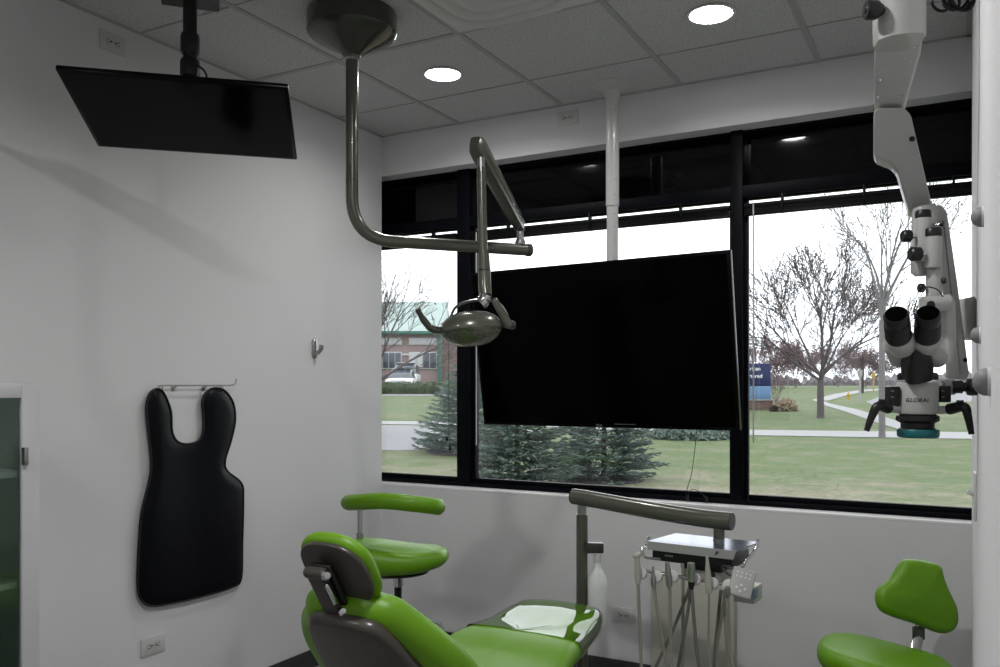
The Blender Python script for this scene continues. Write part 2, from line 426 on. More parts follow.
# pull cords of the blinds
def cordthing(pts, lab, knobs=()):
    o = thing('blind_cord', pts[-1], lab, 'cord')
    MB().tube(cr_open(pts, 6), .0016, 5).build('cord', 'cord', o)
    for k in knobs: MB().lathe([(.003, .014), (.007, .008), (.008, -.008), (.004, -.014)], k, n=10).build('tassel', 'black', o)
yc = YG - .065
cordthing([(Xat(448, yc), yc, 2.2), (Xat(448.5, yc), yc, 1.6), (Xat(449, yc), yc, 1.18), (Xat(447, yc), yc, 1.14), (Xat(450, yc), yc, 1.11), (Xat(449, yc), yc, 1.06)], 'thin dark blind cord with a knot hanging in the narrow left window', [(Xat(447, yc), yc, 1.13), (Xat(450, yc), yc, 1.08)])
yc = YG - .065
cordthing([(Xat(705, yc), yc, 2.2), (Xat(704, yc), yc, 1.5), (Xat(698, yc), yc, 1.25), (Xat(692, yc), yc, 1.02), (Xat(687, yc), yc, .93), (Xat(686, yc), yc, .882), (Xat(691, yc), yc, .93), (Xat(699, yc), yc, .925), (Xat(707, yc), yc, .892)], 'thin blind cord falling from behind the big screen onto the sill', [(Xat(688, yc), yc, .888), (Xat(707, yc), yc, .888)])

# recessed downlights
def downlight(x, y, lab, watt=DOWNLIGHT_W, size=.13):
    r = thing('downlight', (x, y, HC - .008), lab, 'ceiling light', 'recessed round downlights')
    MB().lathe([(.086, 0), (.093, -.004), (.090, -.008), (.080, -.007), (.077, -.002), (.077, 0)], (x, y, HC), n=40).build('trim_ring', 'white_metal', r)
    MB().lathe([(.076, 0), (.074, -.004), (.03, -.0055), (.0, -.006)], (x, y, HC - .0005), n=40).build('lens', 'diffuser', r)
    ld = bpy.data.lights.new('downlight_lamp', 'AREA'); ld.shape = 'DISK'; ld.size = size; ld.energy = watt; ld.color = (1, .985, .98); ld.spread = radians(160)
    lo = bpy.data.objects.new('downlight_lamp', ld); COL.objects.link(lo); lo.parent = r; lo.location = (0, 0, -.012)
    return r
dl = [(-2.06, 3.23, 'round glowing downlight nearest the corner of the two walls'), (-.84, 3.19, 'round glowing downlight between the screen pole and the microscope arm'),
      (-.84, 1.25, 'downlight out of view above the doorway side', 18, .09), (-2.06, .2, 'downlight out of view near the glass cabinet'),
      (-.84, -.7, 'downlight out of view behind the camera')]
for d_ in dl: downlight(*d_)

# air diffuser panel in the ceiling
xv0 = X0 - GS * 2 + .012; xv1 = xv0 + GS - .024; yv1 = Y0 - .012; yv0 = yv1 - GS + .02
dv = MB(); cx, cy = (xv0 + xv1) / 2, (yv0 + yv1) / 2; hw = (xv1 - xv0) / 2; hh = (yv1 - yv0) / 2
prof = [(1, -.006), (.93, -.008), (.90, -.028), (.84, -.026), (.80, -.008), (.76, -.010), (.72, -.026), (.66, -.024), (.61, -.007), (.56, -.009), (.52, -.022), (.45, -.020), (.40, -.006), (.34, -.008), (.28, -.016), (.05, -.016)]
vs = []; fs = []; NC = 28
for k_, zz in prof:
    rr = .16 * k_ if k_ < .95 else .01
    for q in range(4):
        sx_, sy_ = [(1, 1), (-1, 1), (-1, -1), (1, -1)][q]
        for j in range(7):
            an = pi / 2 * q + pi / 2 * j / 6
            vs.append((cx + sx_ * (hw * k_ - rr) + rr * cos(an), cy + sy_ * (hh * k_ - rr) + rr * sin(an), HC + zz))
for i in range(len(prof) - 1):
    for k in range(NC): fs.append((i * NC + k, i * NC + (k + 1) % NC, (i + 1) * NC + (k + 1) % NC, (i + 1) * NC + k))
fs.append(tuple((len(prof) - 1) * NC + k for k in range(NC)))
dv.add(vs, fs)
tag(dv.build('air_diffuser', 'white_plastic', sharp=60), 'square white ceiling air diffuser with stepped rounded rings', 'air vent')

# outlets ---------------------------------------------------------------
def outlet(c, nrm, horiz, lab, cat='outlet', horizontal=True):
    """duplex outlet, plate lying on its side"""
    c = Vector(c); nv = Vector(nrm); hz = Vector(horiz); R = frame3(hz, UP, nv) if hz.cross(UP).dot(nv) > 0 else frame3(-hz, UP, nv)
    root = thing('wall_outlet', c - UP * .036, lab, cat, 'wall outlets')
    W, Hh = (.115, .072) if horizontal else (.072, .115)
    MB().box(c + nv * .003, (W, Hh, .006), R, .002).build('cover_plate', 'plate', root)
    for sgn in (-1, 1):
        cc = c + R @ Vector((sgn * .0195, 0, .007))
        rec = MB().prism([(.0165 * cos(a) * (1 if abs(cos(a)) < .8 else .85), .0165 * sin(a)) for a in [k * pi / 12 for k in range(24)]], 0, .0025, lambda u, v_, w_, cc=cc: cc + R @ Vector((u, v_, w_)))
        ro = rec.build('receptacle', 'plate', root)
        sl = MB()
        for (u, v_, a, b_) in ((.003, .006, .010, .0026), (.003, -.006, .012, .0026)):
            sl.box(cc + R @ Vector((u * sgn, v_, .0027)), (a, b_, .001), R)
        sl.lathe([(.0042, 0), (.0042, .001)], cc + R @ Vector((-.008 * sgn, 0, .0023)), nv, 10)
        sl.build('slots', 'slot', ro)
    MB().lathe([(.003, 0), (.002, .0015)], c + nv * .006, nv, 10).build('screw', 'steel', root)
def leftwall(px, py):
    t = (px - 500) / FPX; Y = XL / ((FW.x + RT.x * t) / (FW.y + RT.y * t)); d = Y / (FW.y + RT.y * t); p = at(px, py, d); p.x = XL; return p
def winwall(px, py, Y=None):
    Y = YW if Y is None else Y
    t = (px - 500) / FPX; d = Y / (FW.y + RT.y * t); return at(px, py, d)
outlet(leftwall(152.5, 645), (1, 0, 0), (0, 1, 0), 'white outlet low on the left wall under the hanging apron')
outlet(leftwall(112, 43), (1, 0, 0), (0, 1, 0), 'white outlet high on the left wall behind the small ceiling screen')
outlet(winwall(568, 118), (0, -1, 0), (1, 0, 0), 'white outlet on the wall strip above the window beside the white pole')
outlet(winwall(624, 615), (0, -1, 0), (1, 0, 0), 'white outlet below the window right of the water bottle')

# small hook on the left wall
hp = leftwall(314, 349); root = thing('coat_hook', hp, 'small metal coat hook alone on the left wall', 'hook')
MB().capsule(hp + Vector((.004, 0, .035)), hp + Vector((.004, 0, -.032)), .018, .018, flat=.6, side=Vector((0, 1, 0))).build('back_plate', 'steel', root)
MB().tube(cr_open([hp + Vector((.006, 0, -.02)), hp + Vector((.028, 0, -.018)), hp + Vector((.046, 0, 0)), hp + Vector((.05, 0, .020))], 6), [.010] * 12 + [.012] * 7, 10).build('hook_arm', 'steel', root)

# round bumpers and switch on the right wall
for (Y, Z, r, lab) in ((1.42, 1.425 + 165 / 850 * 1.26, .0148, 'grey domed wall peg on right wall, highest of the three'), (1.68, 1.425 + 49 / 850 * 1.486, .0142, 'grey domed wall peg on right wall, middle in height and farthest away'),
                       (1.05, 1.425 + 3 / 850 * .94, .0150, 'grey domed wall peg on right wall, lowest and nearest of the three')):
    rt = thing('wall_peg', (XR, Y, Z), lab, 'wall peg', 'domed wall pegs')
    MB().lathe([(r, 0), (r * .98, r * .3), (r * .87, r * .55), (r * .62, r * .82), (r * .3, r * .98), (0, r * 1.02)], (XR - .002, Y, Z), (-1, 0, 0), 24).build('dome', 'grey_rubber', rt)
    MB().lathe([(r * 1.02, 0), (r * 1.02, .003)], (XR, Y, Z), (-1, 0, 0), 24).build('base_ring', 'white_plastic', rt)
sw = thing('light_switch', (XR, 2.35, 1.10), 'white light switch plate with toggle on the right wall', 'light switch')
MB().bounds((XR - .006, 2.35 - .036, 1.10), (XR, 2.35 + .036, 1.215), .002).build('cover_plate', 'plate', sw)
MB().box((XR - .012, 2.35, 1.165), (.016, .008, .012), Matrix.Rotation(.5, 3, 'Y'), .002).build('toggle', 'plate', sw)

# ================================================================= LEAD APRON
ap_px = [(157, 389), (163, 391), (168, 400), (172, 413), (173, 432), (179, 442), (190, 444), (200, 440), (204, 430), (204, 415), (203, 402), (207, 392), (216, 388), (226, 391), (234, 403), (236, 420), (232, 440), (226, 460), (228, 471), (242, 483), (244, 500), (243, 545), (242, 578), (234, 587), (205, 596), (175, 603), (152, 606), (142, 600), (138.5, 588), (139, 560), (142, 515), (150, 480), (152, 462), (149, 430), (147, 408), (150, 394)]
def wallplane(px, py, X):
    t = (px - 500) / FPX; Y = X / ((FW.x + RT.x * t) / (FW.y + RT.y * t)); d = Y / (FW.y + RT.y * t); p = at(px, py, d); p.x = X; return p
ap = [wallplane(x, y, XL + .024) for x, y in ap_px]
ap2 = cr_closed([(p.y, p.z) for p in ap], 4)
def dist_edge(p):
    return min((geometry.intersect_point_line(p, ap2[i - 1], ap2[i])[0] - p).length if 0 <= geometry.intersect_point_line(p, ap2[i - 1], ap2[i])[1] <= 1 else (ap2[i] - p).length for i in range(len(ap2)))
pts2 = list(ap2); NE = len(ap2)
y0, y1 = min(p.x for p in ap2), max(p.x for p in ap2); z0, z1 = min(p.y for p in ap2), max(p.y for p in ap2)
def inside(p):
    c = False
    for i in range(len(ap2)):
        a, b_ = ap2[i - 1], ap2[i]
        if (a.y > p.y) != (b_.y > p.y) and p.x < (b_.x - a.x) * (p.y - a.y) / (b_.y - a.y) + a.x: c = not c
    return c
st_ = .016; yy = y0
while yy < y1:
    zz = z0
    while zz < z1:
        p = Vector((yy, zz))
        if inside(p) and dist_edge(p) > .009: pts2.append(p)
        zz += st_
    yy += st_
res = geometry.delaunay_2d_cdt(pts2, [(i, (i + 1) % NE) for i in range(NE)], [], 1, 1e-6)
V2, F2 = res[0], res[2]
ext = {}
xa = XL + .012
def apw(p):
    e = min(dist_edge(p), .05)
    u = (p.x - y0) / (y1 - y0); vv = (p.y - z0) / (z1 - z0)
    return .006 + .006 * sqrt(max(0, 1 - (1 - e / .05) ** 2)) + .006 * (sin(u * 9 + vv * 1.2) + 1) * min(1, e / .04) * (.4 + .6 * vv) + .004 * (1 - vv)
fv = [Vector((xa + apw(p), p.x, p.y)) for p in V2]; bv = [Vector((xa + apw(p) * .0 + .0, p.x, p.y)) for p in V2]
nv_ = len(V2); cnt = {}
for f in F2:
    for i in range(len(f)):
        k = (f[i], f[(i + 1) % len(f)]); cnt[k] = 1
side = [(a, b_, b_ + nv_, a + nv_) for (a, b_) in cnt if (b_, a) not in cnt]
apr = thing('x_ray_apron', (xa, (y0 + y1) / 2, z0), 'black vinyl x-ray apron with open neck hanging on the left wall', 'apron')
MB().add(fv + bv, [tuple(f) for f in F2] + [tuple(q + nv_ for q in reversed(f)) for f in F2] + side).build('apron_body', 'navy', apr, sharp=60)
loop = [Vector((xa + .008, p.x, p.y)) for p in ap2]; loop.append(loop[0]); MB().tube(loop, .0045, 8, caps=False).build('binding', 'piping', apr)
# hanger rail
ra, rb = leftwall(157, 385.5), leftwall(226, 387)
zr = ra.z; hg = thing('hanger_rail', (XL, (ra.y + rb.y) / 2, zr - .02), 'thin wire hanger rail holding the apron', 'hanger')
off = .028
MB().tube(bend_path([(XL + off, ra.y - .02, zr - .002), (XL + off, ra.y, zr), (XL + off, rb.y, zr), (XL + off, rb.y + .03, zr + .006), (XL + off, rb.y + .035, zr + .03)], .02, 4), .003, 8).build('rod', 'steel', hg)
for px in (173, 203):
    q = leftwall(px, 387); MB().tube([(XL, q.y, zr - .012), (XL + off, q.y, zr)], .0035, 8).lathe([(.011, 0), (.011, .003), (.006, .006)], (XL, q.y, zr - .012), (1, 0, 0), 16).build('bracket', 'steel', hg)
for px in (158.5, 219):
    q = leftwall(px, 387)
    lp = MB(); lp.tube([(XL + off - .012, q.y + .008 * cos(a), zr - .018 + .020 * sin(a)) for a in [k * pi / 8 for k in range(17)]], .0022, 6, caps=False)
    lp.build('ring', 'steel', apr)

# ================================================================= GLASS CABINET (left edge)
xc0, xc1 = XL + .004, -2.55; 
yc1 = -xc1 / abs((FW.x + RT.x * (-464 / 850)) / (FW.y + RT.y * (-464 / 850))) ; yc0 = yc1 - .62; zc = 1.43
cb = thing('glass_cabinet', ((xc0 + xc1) / 2, (yc0 + yc1) / 2, 0), 'white framed cabinet with green tinted glass door at the left edge', 'cabinet')
bd = MB()
bd.bounds((xc0, yc0, .0), (xc1, yc0 + .02, zc), .002).bounds((xc0, yc1 - .02, 0), (xc1, yc1, zc), .002).bounds((xc0, yc0 + .02, zc - .02), (xc1, yc1 - .02, zc), .002).bounds((xc0, yc0 + .02, 0), (xc1, yc1 - .02, .08), .002)
bd.build('carcass', 'laminate', cb)
MB().bounds((xc0, yc0 + .02, .08), (xc0 + .008, yc1 - .02, zc - .02)).build('back_panel', 'cabback', cb)
MB().bounds((xc0 + .02, yc1 - .024, .08), (xc1 - .01, yc1 - .0205, zc - .02)).build('lining', 'cabback', cb)
st = .056
def leafdoor():
    d = MB(); X1 = xc1 + .022; a, b_ = yc0 + .004, yc1 - .002; z0_, z1_ = .085, zc - .004
    d.bounds((xc1 + .001, a, z0_), (X1, a + st, z1_), .002).bounds((xc1 + .001, b_ - st, z0_), (X1, b_, z1_), .002)
    d.bounds((xc1 + .001, a + st, z1_ - .04), (X1, b_ - st, z1_), .002).bounds((xc1 + .001, a + st, z0_), (X1, b_ - st, z0_ + st), .002)
    o = d.build('door', 'laminate', cb)
    MB().bounds((xc1 + .008, a + st - .005, z0_ + st - .005), (xc1 + .013, b_ - st + .005, z1_ - .035)).build('glass_pane', 'cabglass', o)
    MB().bounds((X1, b_ - st - .004, 1.18), (X1 + .018, b_ - st + .010, 1.235), .003).build('handle', 'steel', o)
leafdoor()
for z in (.40, .80, 1.14):
    MB().bounds((xc0 + .01, yc0 + .022, z), (xc1 - .012, yc1 - .026, z + .02), .002).build('shelf', 'shelfglass', cb)
def jar(x, y, z, r, h, lab, mt='white_plastic'):
    o = thing('jar', (x, y, z), lab, 'jar', 'containers in the glass cabinet')
    MB().lathe([(r * .9, 0), (r, .006), (r, h * .75), (r * .7, h * .86), (r * .6, h * .9)], (x, y, z), n=20).build('jar_body', mt, o)
    MB().lathe([(r * .66, 0), (r * .68, h * .16), (r * .6, h * .18), (0, h * .18)], (x, y, z + h * .84), n=20).build('lid', 'white_plastic', o)
jar(-2.64, yc1 - .12, .8202, .03, .10, 'pale jar on the middle shelf of the glass cabinet')
jar(-2.66, yc1 - .10, .4202, .035, .12, 'white jar on the bottom shelf of the glass cabinet, nearer the door frame')
jar(-2.70, yc1 - .20, .4202, .04, .16, 'taller white jar on the bottom shelf of the glass cabinet')

# ================================================================= SMALL CEILING SCREEN
def panel_screen(name, TL, TR, BR, BL, th, lab, bez, logo=None):
    TL, TR, BR, BL = map(Vector, (TL, TR, BR, BL)); c = (TL + TR + BR + BL) / 4
    X = ((TR - TL) + (BR - BL)).normalized(); Yd = ((TL - BL) + (TR - BR)); Yd = (Yd - X * Yd.dot(X)).normalized(); N = X.cross(Yd)   # N towards the viewer
    W = ((TR - TL).length + (BR - BL).length) / 2; Hh = ((TL - BL).length + (TR - BR).length) / 2
    R = frame3(X, Yd, N); root = thing(name, c, lab, 'television')
    MB().box(c - N * th / 2, (W, Hh, th), R, .004, 2).build('bezel', 'bezel', root)
    MB().box(c - N * (th + .015), (W * .7, Hh * .6, .03), R, .012, 2).build('back_housing', 'black', root)
    MB().box(c + N * .0006, (W - bez * 2, Hh - bez * 2, .001), R).build('display', 'screen', root)
    return root, c, X, Yd, N, W, Hh
TL, TR, BRp, BLp = Vector((-2.393, 1.595, 2.372)), Vector((-1.858, 2.015, 2.355)), Vector((-2.132, 2.358, 2.243)), Vector((-2.666, 1.937, 2.26))
tv, tc_, tX, tY, tN, tW, tH = panel_screen('ceiling_television', TL, TR, BRp, BLp, .016, 'small black flat screen hung from the ceiling, tilted downward near the left wall', .012)
# ceiling mount of the small screen
pm = at(190, 5, 3.03)
cb_ = tc_ - tN * .05
poleX, poleY = pm.x, pm.y
mnt = thing('ceiling_screen_mount', (poleX, poleY, HC), 'black ceiling pole mount carrying the small tilted screen', 'screen mount')
Rm = rotz(-radians(43))
MB().box((poleX, poleY, HC - .009), (.20, .20, .016), Rm, .003).build('ceiling_plate', 'black', mnt)
MB().tube([(poleX, poleY, HC - .015), (poleX, poleY, HC - .24)], .024, 20).build('pole', 'black', mnt)
MB().lathe([(.030, 0), (.033, .01), (.033, .06), (.030, .07)], (poleX, poleY, HC - .22), n=24).lathe([(.032, 0), (.034, .01), (.034, .05), (.03, .06)], (poleX, poleY, HC - .30), n=24).build('collar', 'black', mnt)
tip_ = Vector((poleX, poleY, 0)); tip_.z = (tc_ - tN * .035).z - ((tip_ - tc_ + tN * .035).xy.dot(tN.xy)) / tN.z
pend = Vector((poleX, poleY, HC - .36))
MB().box((poleX, poleY, HC - .335), (.05, .05, .10), Rm, .006).tube([pend, tip_], .022, 12).build('tilt_head', 'black', mnt)
MB().tube(cr_open([(poleX + .03, poleY + .0, HC - .26), (poleX + .06, poleY + .02, HC - .30), (poleX + .05, poleY + .03, HC - .40), tuple(cb_ + tX * .05)], 6), .004, 8).tube(cr_open([(poleX - .03, poleY - .02, HC - .32), (poleX - .07, poleY - .05, HC - .38), tuple(cb_ - tX * .12)], 6), .004, 8).build('cable', 'cord', mnt)

# ================================================================= BIG SCREEN AND WHITE POLE
btv, bc, bX, bY, bN, bW, bH = panel_screen('hanging_television', (-2.044, 3.436, 1.95), (-.807, 3.35, 1.955), (-.796, 3.468, 1.239), (-2.033, 3.555, 1.234), .03, 'large black flat screen hung in front of the window on a white pole', .014)
text_mesh('RCA', .015, bc - bY * (bH / 2 - .006) + bN * .001 + bX * -.005, bX, bY, 'brand_mark', 'logo_grey', btv, .0003, .0005, 'CENTER')
MB().box(bc - bY * (bH / 2 - .018) + bX * .12 + bN * .0015, (.10, .002, .001), frame3(bX, bY, bN)).build('indicator_strip', 'steel', btv)
pcl = at(612.5, 88, 3.97); pX, pY = pcl.x, min(pcl.y, YW - .13)
pl = thing('screen_pole', (pX, pY, HC), 'white ceiling pole with flared flange holding the big screen', 'screen mount')
MB().lathe([(.095, 0), (.094, -.006), (.070, -.018), (.042, -.032), (.034, -.055), (.033, -.07)], (pX, pY, HC), n=40).build('flange', 'white_metal', pl)
MB().tube([(pX, pY, HC - .06), (pX, pY, 2.26)], .031, 28).build('upper_pole', 'white_metal', pl)
MB().tube([(pX, pY, 2.262), (pX, pY, 1.55)], .027, 28).build('lower_pole', 'white_metal', pl)
vx = Vector((-pX, -pY, 0)).normalized(); vside = Vector((-vx.y, vx.x, 0))
for z in (2.70, 2.62, 2.53, 2.44, 2.38, 2.31, 2.22, 2.16):
    dirn = (vx * .94 + vside * .35).normalized(); MB().lathe([(.0045, 0), (.0045, .0015), (.002, .002)], Vector((pX, pY, z)) + dirn * (.0305 if z > 2.26 else .0265), dirn, 10).build('pole_bolt', 'steel', pl)
bk = bc - bN * .045
br = MB().box(bk - bN * .012, (.42, .30, .02), frame3(bX, bY, bN), .004)
zj = bk.z
br.tube([(pX, pY, zj + .05), (pX, pY, zj - .05)], .036, 20)
jp = bk - bN * .02
br.tube([(pX, pY, zj), tuple(jp)], .02, 12)
br.build('mount_bracket', 'black', pl)

# ================================================================= DENTAL LIGHT
cX = at(352, 0, 3.2); lx, ly = cX.x, cX.y
dlg = thing('dental_light', (lx, ly, HC), 'warm grey ceiling mounted dental light with folding arm and oval reflector head', 'dental light')
rc = .168
MB().lathe([(rc * .97, 0), (rc, -.012), (rc, -.075), (rc * .97, -.082)] + [(rc * .90, -.092), (rc * .62, -.118), (rc * .34, -.144), (.036, -.160), (.03, -.165)], (lx, ly, HC), n=48).build('canopy', 'olive_dark', dlg, sharp=28)
MB().lathe([(.03, -.158), (.033, -.162), (.033, -.176), (.028, -.18)], (lx, ly, HC), n=24).build('collar', 'steel', dlg)
zA = 1.425 + (385 - 236) / 850 * 3.2
zA = 1.975
eA = at(527, 250, (zA - 1.425) * 850 / (385 - 250.0)); eA.z = zA
bA = Vector((lx, ly, zA))
MB().tube(bend_path([(lx, ly, HC - .16), bA, eA], .16, 14), .0235, 24).build('drop_arm', 'olive', dlg)
MB().lathe([(.0245, 0), (.0245, .003)], (lx, ly, 2.19), n=24).build('joint_ring', 'black', dlg)
dA = (eA - bA).normalized()
MB().lathe([(.0245, 0), (.0255, .004), (.0255, .02), (.018, .026)], eA - dA * .004, dA, 24).build('end_cap', 'olive_dark', dlg)
ev = eA - dA * .03
MB().lathe([(.02, .02), (.022, .03), (.015, .045), (.014, .075), (.02, .08), (.016, .095)], ev, (0, 0, 1), 20).build('swivel', 'steel', dlg)
eB = ev + Vector((0, 0, .095)); eC = at(478, 148, 3.02)
# flat sided spring arm: tapered box section
ax = (eC - eB).normalized(); sdv = ax.cross(Vector((0, 0, 1))).normalized(); upv = sdv.cross(ax)
pf = [(0, -.02), (.02, -.034), (.9, -.026), (1.0, -.0)]
L_ = (eC - eB).length
secs = []
for s0, hw_, hh_ in ((-.02, .014, .018), (.02, .02, .028), (.3, .022, .032), (.75, .025, .035), (.96, .027, .038), (1.03, .026, .034), (1.07, .018, .022)):
    p = eB + ax * L_ * s0; ring = []
    for k in range(16):
        an = 2 * pi * k / 16; cx_, sy_ = cos(an), sin(an); e = .45
        ring.append(p + sdv * hw_ * math.copysign(abs(cx_) ** e, cx_) + upv * hh_ * math.copysign(abs(sy_) ** e, sy_))
    secs.append(ring)
mb = MB(); vv_ = [q for r_ in secs for q in r_]; ff = []
for i in range(len(secs) - 1):
    for k in range(16): ff.append((i * 16 + k, i * 16 + (k + 1) % 16, (i + 1) * 16 + (k + 1) % 16, (i + 1) * 16 + k))
ff += [tuple(range(16)), tuple((len(secs) - 1) * 16 + k for k in range(16))]
mb.add(vv_, ff).build('spring_arm', 'olive', dlg, sharp=50)
for s0 in (.08, .2, .3): MB().lathe([(.006, 0), (.005, .003)], eB + ax * L_ * s0 + sdv * (-.021 if sdv.dot(-eB) < 0 else .021) * 1.0, sdv * (-1 if sdv.dot(-eB) < 0 else 1), 10).build('arm_screw', 'steel', dlg)
# drop tube and head
r0 = eC + Vector((0, 0, -.02)) - ax * .0
hd = at(471, 325, 2.98)
neck = at(487, 297, 2.98)
top = at(481, 158, 3.02)
MB().tube([top + Vector((0, 0, .02)), at(481.3, 170, 3.02)], .0135, 18).build('drop_tube_upper', 'steel', dlg)
MB().tube([at(481.2, 168, 3.02), at(483, 252, 3.0)], .0165, 20).build('drop_tube', 'olive', dlg)
MB().tube([at(483, 250, 3.0), at(484, 256, 3.0), at(484.3, 270, 3.0), at(485, 290, 2.99), at(486, 296, 2.98)], [.0165, .0195, .0225, .024, .021], 20).build('handle_sleeve', 'olive', dlg)
MB().tube([at(484.3, 269.5, 3.0), at(484.35, 271, 3.0)], .0232, 20).build('sleeve_ring', 'black', dlg)
MB().tube(cr_open([at(486, 295, 2.98), at(484, 300, 2.98), at(481, 303, 2.98)], 4), [.024] * 4 + [.026] * 5, 16).build('knuckle', 'chrome', dlg)
# yoke: flat curved bar over the head, with lugs each side
hx = (RT * .97 + FW * .1).normalized()
yk = [at(450, 318, 2.98), at(456, 307, 2.98), at(470, 301, 2.97), at(486, 300, 2.97), at(498, 303, 2.97), at(506, 313, 2.97), at(510, 325, 2.97)]
MB().tube(cr_open(yk, 6), .014, 12, flat=.35, side=FW).build('yoke', 'steel', dlg)
MB().capsule(at(495, 301, 2.96), at(508, 324, 2.96), .012, .016, flat=.7).build('yoke_lug', 'olive', dlg)
MB().capsule(at(505, 324, 2.97), at(512, 325, 2.97), .014, .016).build('pivot_knob', 'olive_dark', dlg)
# head: oval dished reflector facing downwards and a little away
tilt = Vector((-.10, -.02, 1)).normalized()
hr = .112
hax = (hx - tilt * hx.dot(tilt)).normalized(); hay = tilt.cross(hax)
def hfm(r, an, z): return hd + hax * cos(an) * r * 1.0 + hay * sin(an) * r * .80 + tilt * z
N_ = 40; prof = [(.0, .048), (.03, .047), (.06, .041), (.085, .029), (.102, .013), (hr, -.008), (.112, -.016)]
vs = []; fs = []
for r_, z_ in prof:
    for k in range(N_): vs.append(hfm(max(r_, .0005), 2 * pi * k / N_, z_))
for i in range(len(prof) - 1):
    for k in range(N_): fs.append((i * N_ + k, i * N_ + (k + 1) % N_, (i + 1) * N_ + (k + 1) % N_, (i + 1) * N_ + k))
MB().add(vs, fs).build('reflector_shell', 'olive', dlg, sharp=60)
prof2 = [(.112, -.016), (.104, -.034), (.088, -.052), (.064, -.066), (.035, -.073), (.0005, -.075)]
vs = []; fs = []
for r_, z_ in prof2:
    for k in range(N_): vs.append(hfm(r_, 2 * pi * k / N_, z_))
for i in range(len(prof2) - 1):
    for k in range(N_): fs.append((i * N_ + k, i * N_ + (k + 1) % N_, (i + 1) * N_ + (k + 1) % N_, (i + 1) * N_ + k))
M['facet'] = mat('faceted reflector glass', (.16, .165, .13), .09, metal=.9, bump=1.0, bump_scale=22)
M['facet'].node_tree.nodes['Bump'].inputs['Distance'].default_value = .02
MB().add(vs, fs).build('reflector_glass', 'facet', dlg, sharp=60)
# grab handle on the left, curved horn
MB().tube(cr_open([at(452, 327, 2.97), at(440, 330, 2.95), at(431, 328, 2.94), at(423, 319, 2.93), at(417.5, 309, 2.92)], 5), [.011] * 3 + [.013] * 5 + [.014] * 4 + [.0125] * 4 + [.010] * 5, 14).build('grab_handle', 'olive_dark', dlg)

# ================================================================= MICROSCOPE
ms = thing('dental_microscope', at(912, 0, 1.9), 'white dental microscope with black eyepieces and teal lens ring on a jointed arm', 'microscope')
dM = 1.85
def mp(px, py, d=dM): return at(px, py, d)
# upper arm: runs down from above the frame
def slab(points, name, material, depth_side, n=16, e=.5):
    """loft of rounded rectangles: (centre, half width along RT, half depth along FW)"""
    secs = []; rv = RT; fvv = FW
    for i, (c, hw_, hd_) in enumerate(points):
        c = Vector(c); ring = []
        t = (Vector(points[min(i + 1, len(points) - 1)][0]) - Vector(points[max(i - 1, 0)][0])).normalized()
        r_ = (rv - t * rv.dot(t)).normalized(); f_ = t.cross(r_)
        for k in range(n):
            an = 2 * pi * k / n; ring.append(c + r_ * hw_ * math.copysign(abs(cos(an)) ** e, cos(an)) + f_ * hd_ * math.copysign(abs(sin(an)) ** e, sin(an)))
        secs.append(ring)
    vs = [q for r_ in secs for q in r_]; fs = []
    for i in range(len(secs) - 1):
        for k in range(n): fs.append((i * n + k, i * n + (k + 1) % n, (i + 1) * n + (k + 1) % n, (i + 1) * n + k))
    fs += [tuple(range(n)), tuple((len(secs) - 1) * n + k for k in range(n))]
    return MB().add(vs, fs).build(name, material, ms, sharp=45)
def casting(poly, d, th, bev, name, material='ivory', tilt=0.):
    """cast arm: outline with real thickness, rounded edges"""
    bm = bmesh.new(); vs_ = [bm.verts.new(mp(x, y, d + tilt * (y - poly[0][1]))) for x, y in poly]; f_ = bm.faces.new(vs_)
    r_ = bmesh.ops.extrude_face_region(bm, geom=[f_]); bmesh.ops.translate(bm, verts=[g_ for g_ in r_['geom'] if isinstance(g_, bmesh.types.BMVert)], vec=Vector((vs_[0].co.x, vs_[0].co.y, 0)).normalized() * th)
    bmesh.ops.recalc_face_normals(bm, faces=bm.faces)
    bmesh.ops.bevel(bm, geom=bm.edges[:], offset=bev, segments=4, affect='EDGES', profile=.5, clamp_overlap=True)
    bm.verts.index_update(); m_ = MB().add([q.co for q in bm.verts], [[q.index for q in f.verts] for f in bm.faces]); bm.free()
    return m_.build(name, material, ms, sharp=35)
# near arm that comes over the camera's right from a ceiling column
slab([(mp(899, -120, 1.60), .045, .05), (mp(899, 0, 1.62), .043, .05), (mp(899, 40, 1.63), .043, .048), (mp(899, 43, 1.63), .040, .045)], 'ceiling_column', 'ivory', None, n=24, e=.8)
zc_top = mp(899, -120, 1.60)
MB().tube([zc_top, (zc_top.x, zc_top.y, HC)], .042, 24).build('drop_post', 'ivory', ms)
MB().lathe([(.10, 0), (.10, -.02), (.06, -.03)], (zc_top.x, zc_top.y, HC), n=32).build('ceiling_flange', 'ivory', ms)
casting([(874.5, 47), (881, 30), (922, 30), (923, 38), (906, 98), (904, 103), (874.5, 103), (874, 80)], 1.665, .09, .010, 'arm_elbow', tilt=.0022)
for (x, y) in ((887, 50), (914, 47), (883.5, 64), (910.5, 61), (880, 80), (905, 77), (878, 97), (901, 95)):
    MB().lathe([(.0026, 0), (.002, .0012)], at(x, y, 1.664 + (y - 47) * .0022), -FW, 8).build('rivet', 'chrome', ms)
MB().capsule(mp(877, 10, 1.60), mp(872, 10, 1.60), .014, .015).lathe([(.017, -.008), (.018, -.004), (.018, .010), (.015, .014)], mp(873, 10, 1.6), -RT, 20).build('brake_knob', 'black', ms)
casting([(873.5, 112), (878, 107), (904, 107), (911, 114), (917, 140), (934, 212), (909, 212), (897, 170), (891, 163), (876, 157), (873.5, 152)], 1.80, .07, .012, 'lower_arm', tilt=.0015)
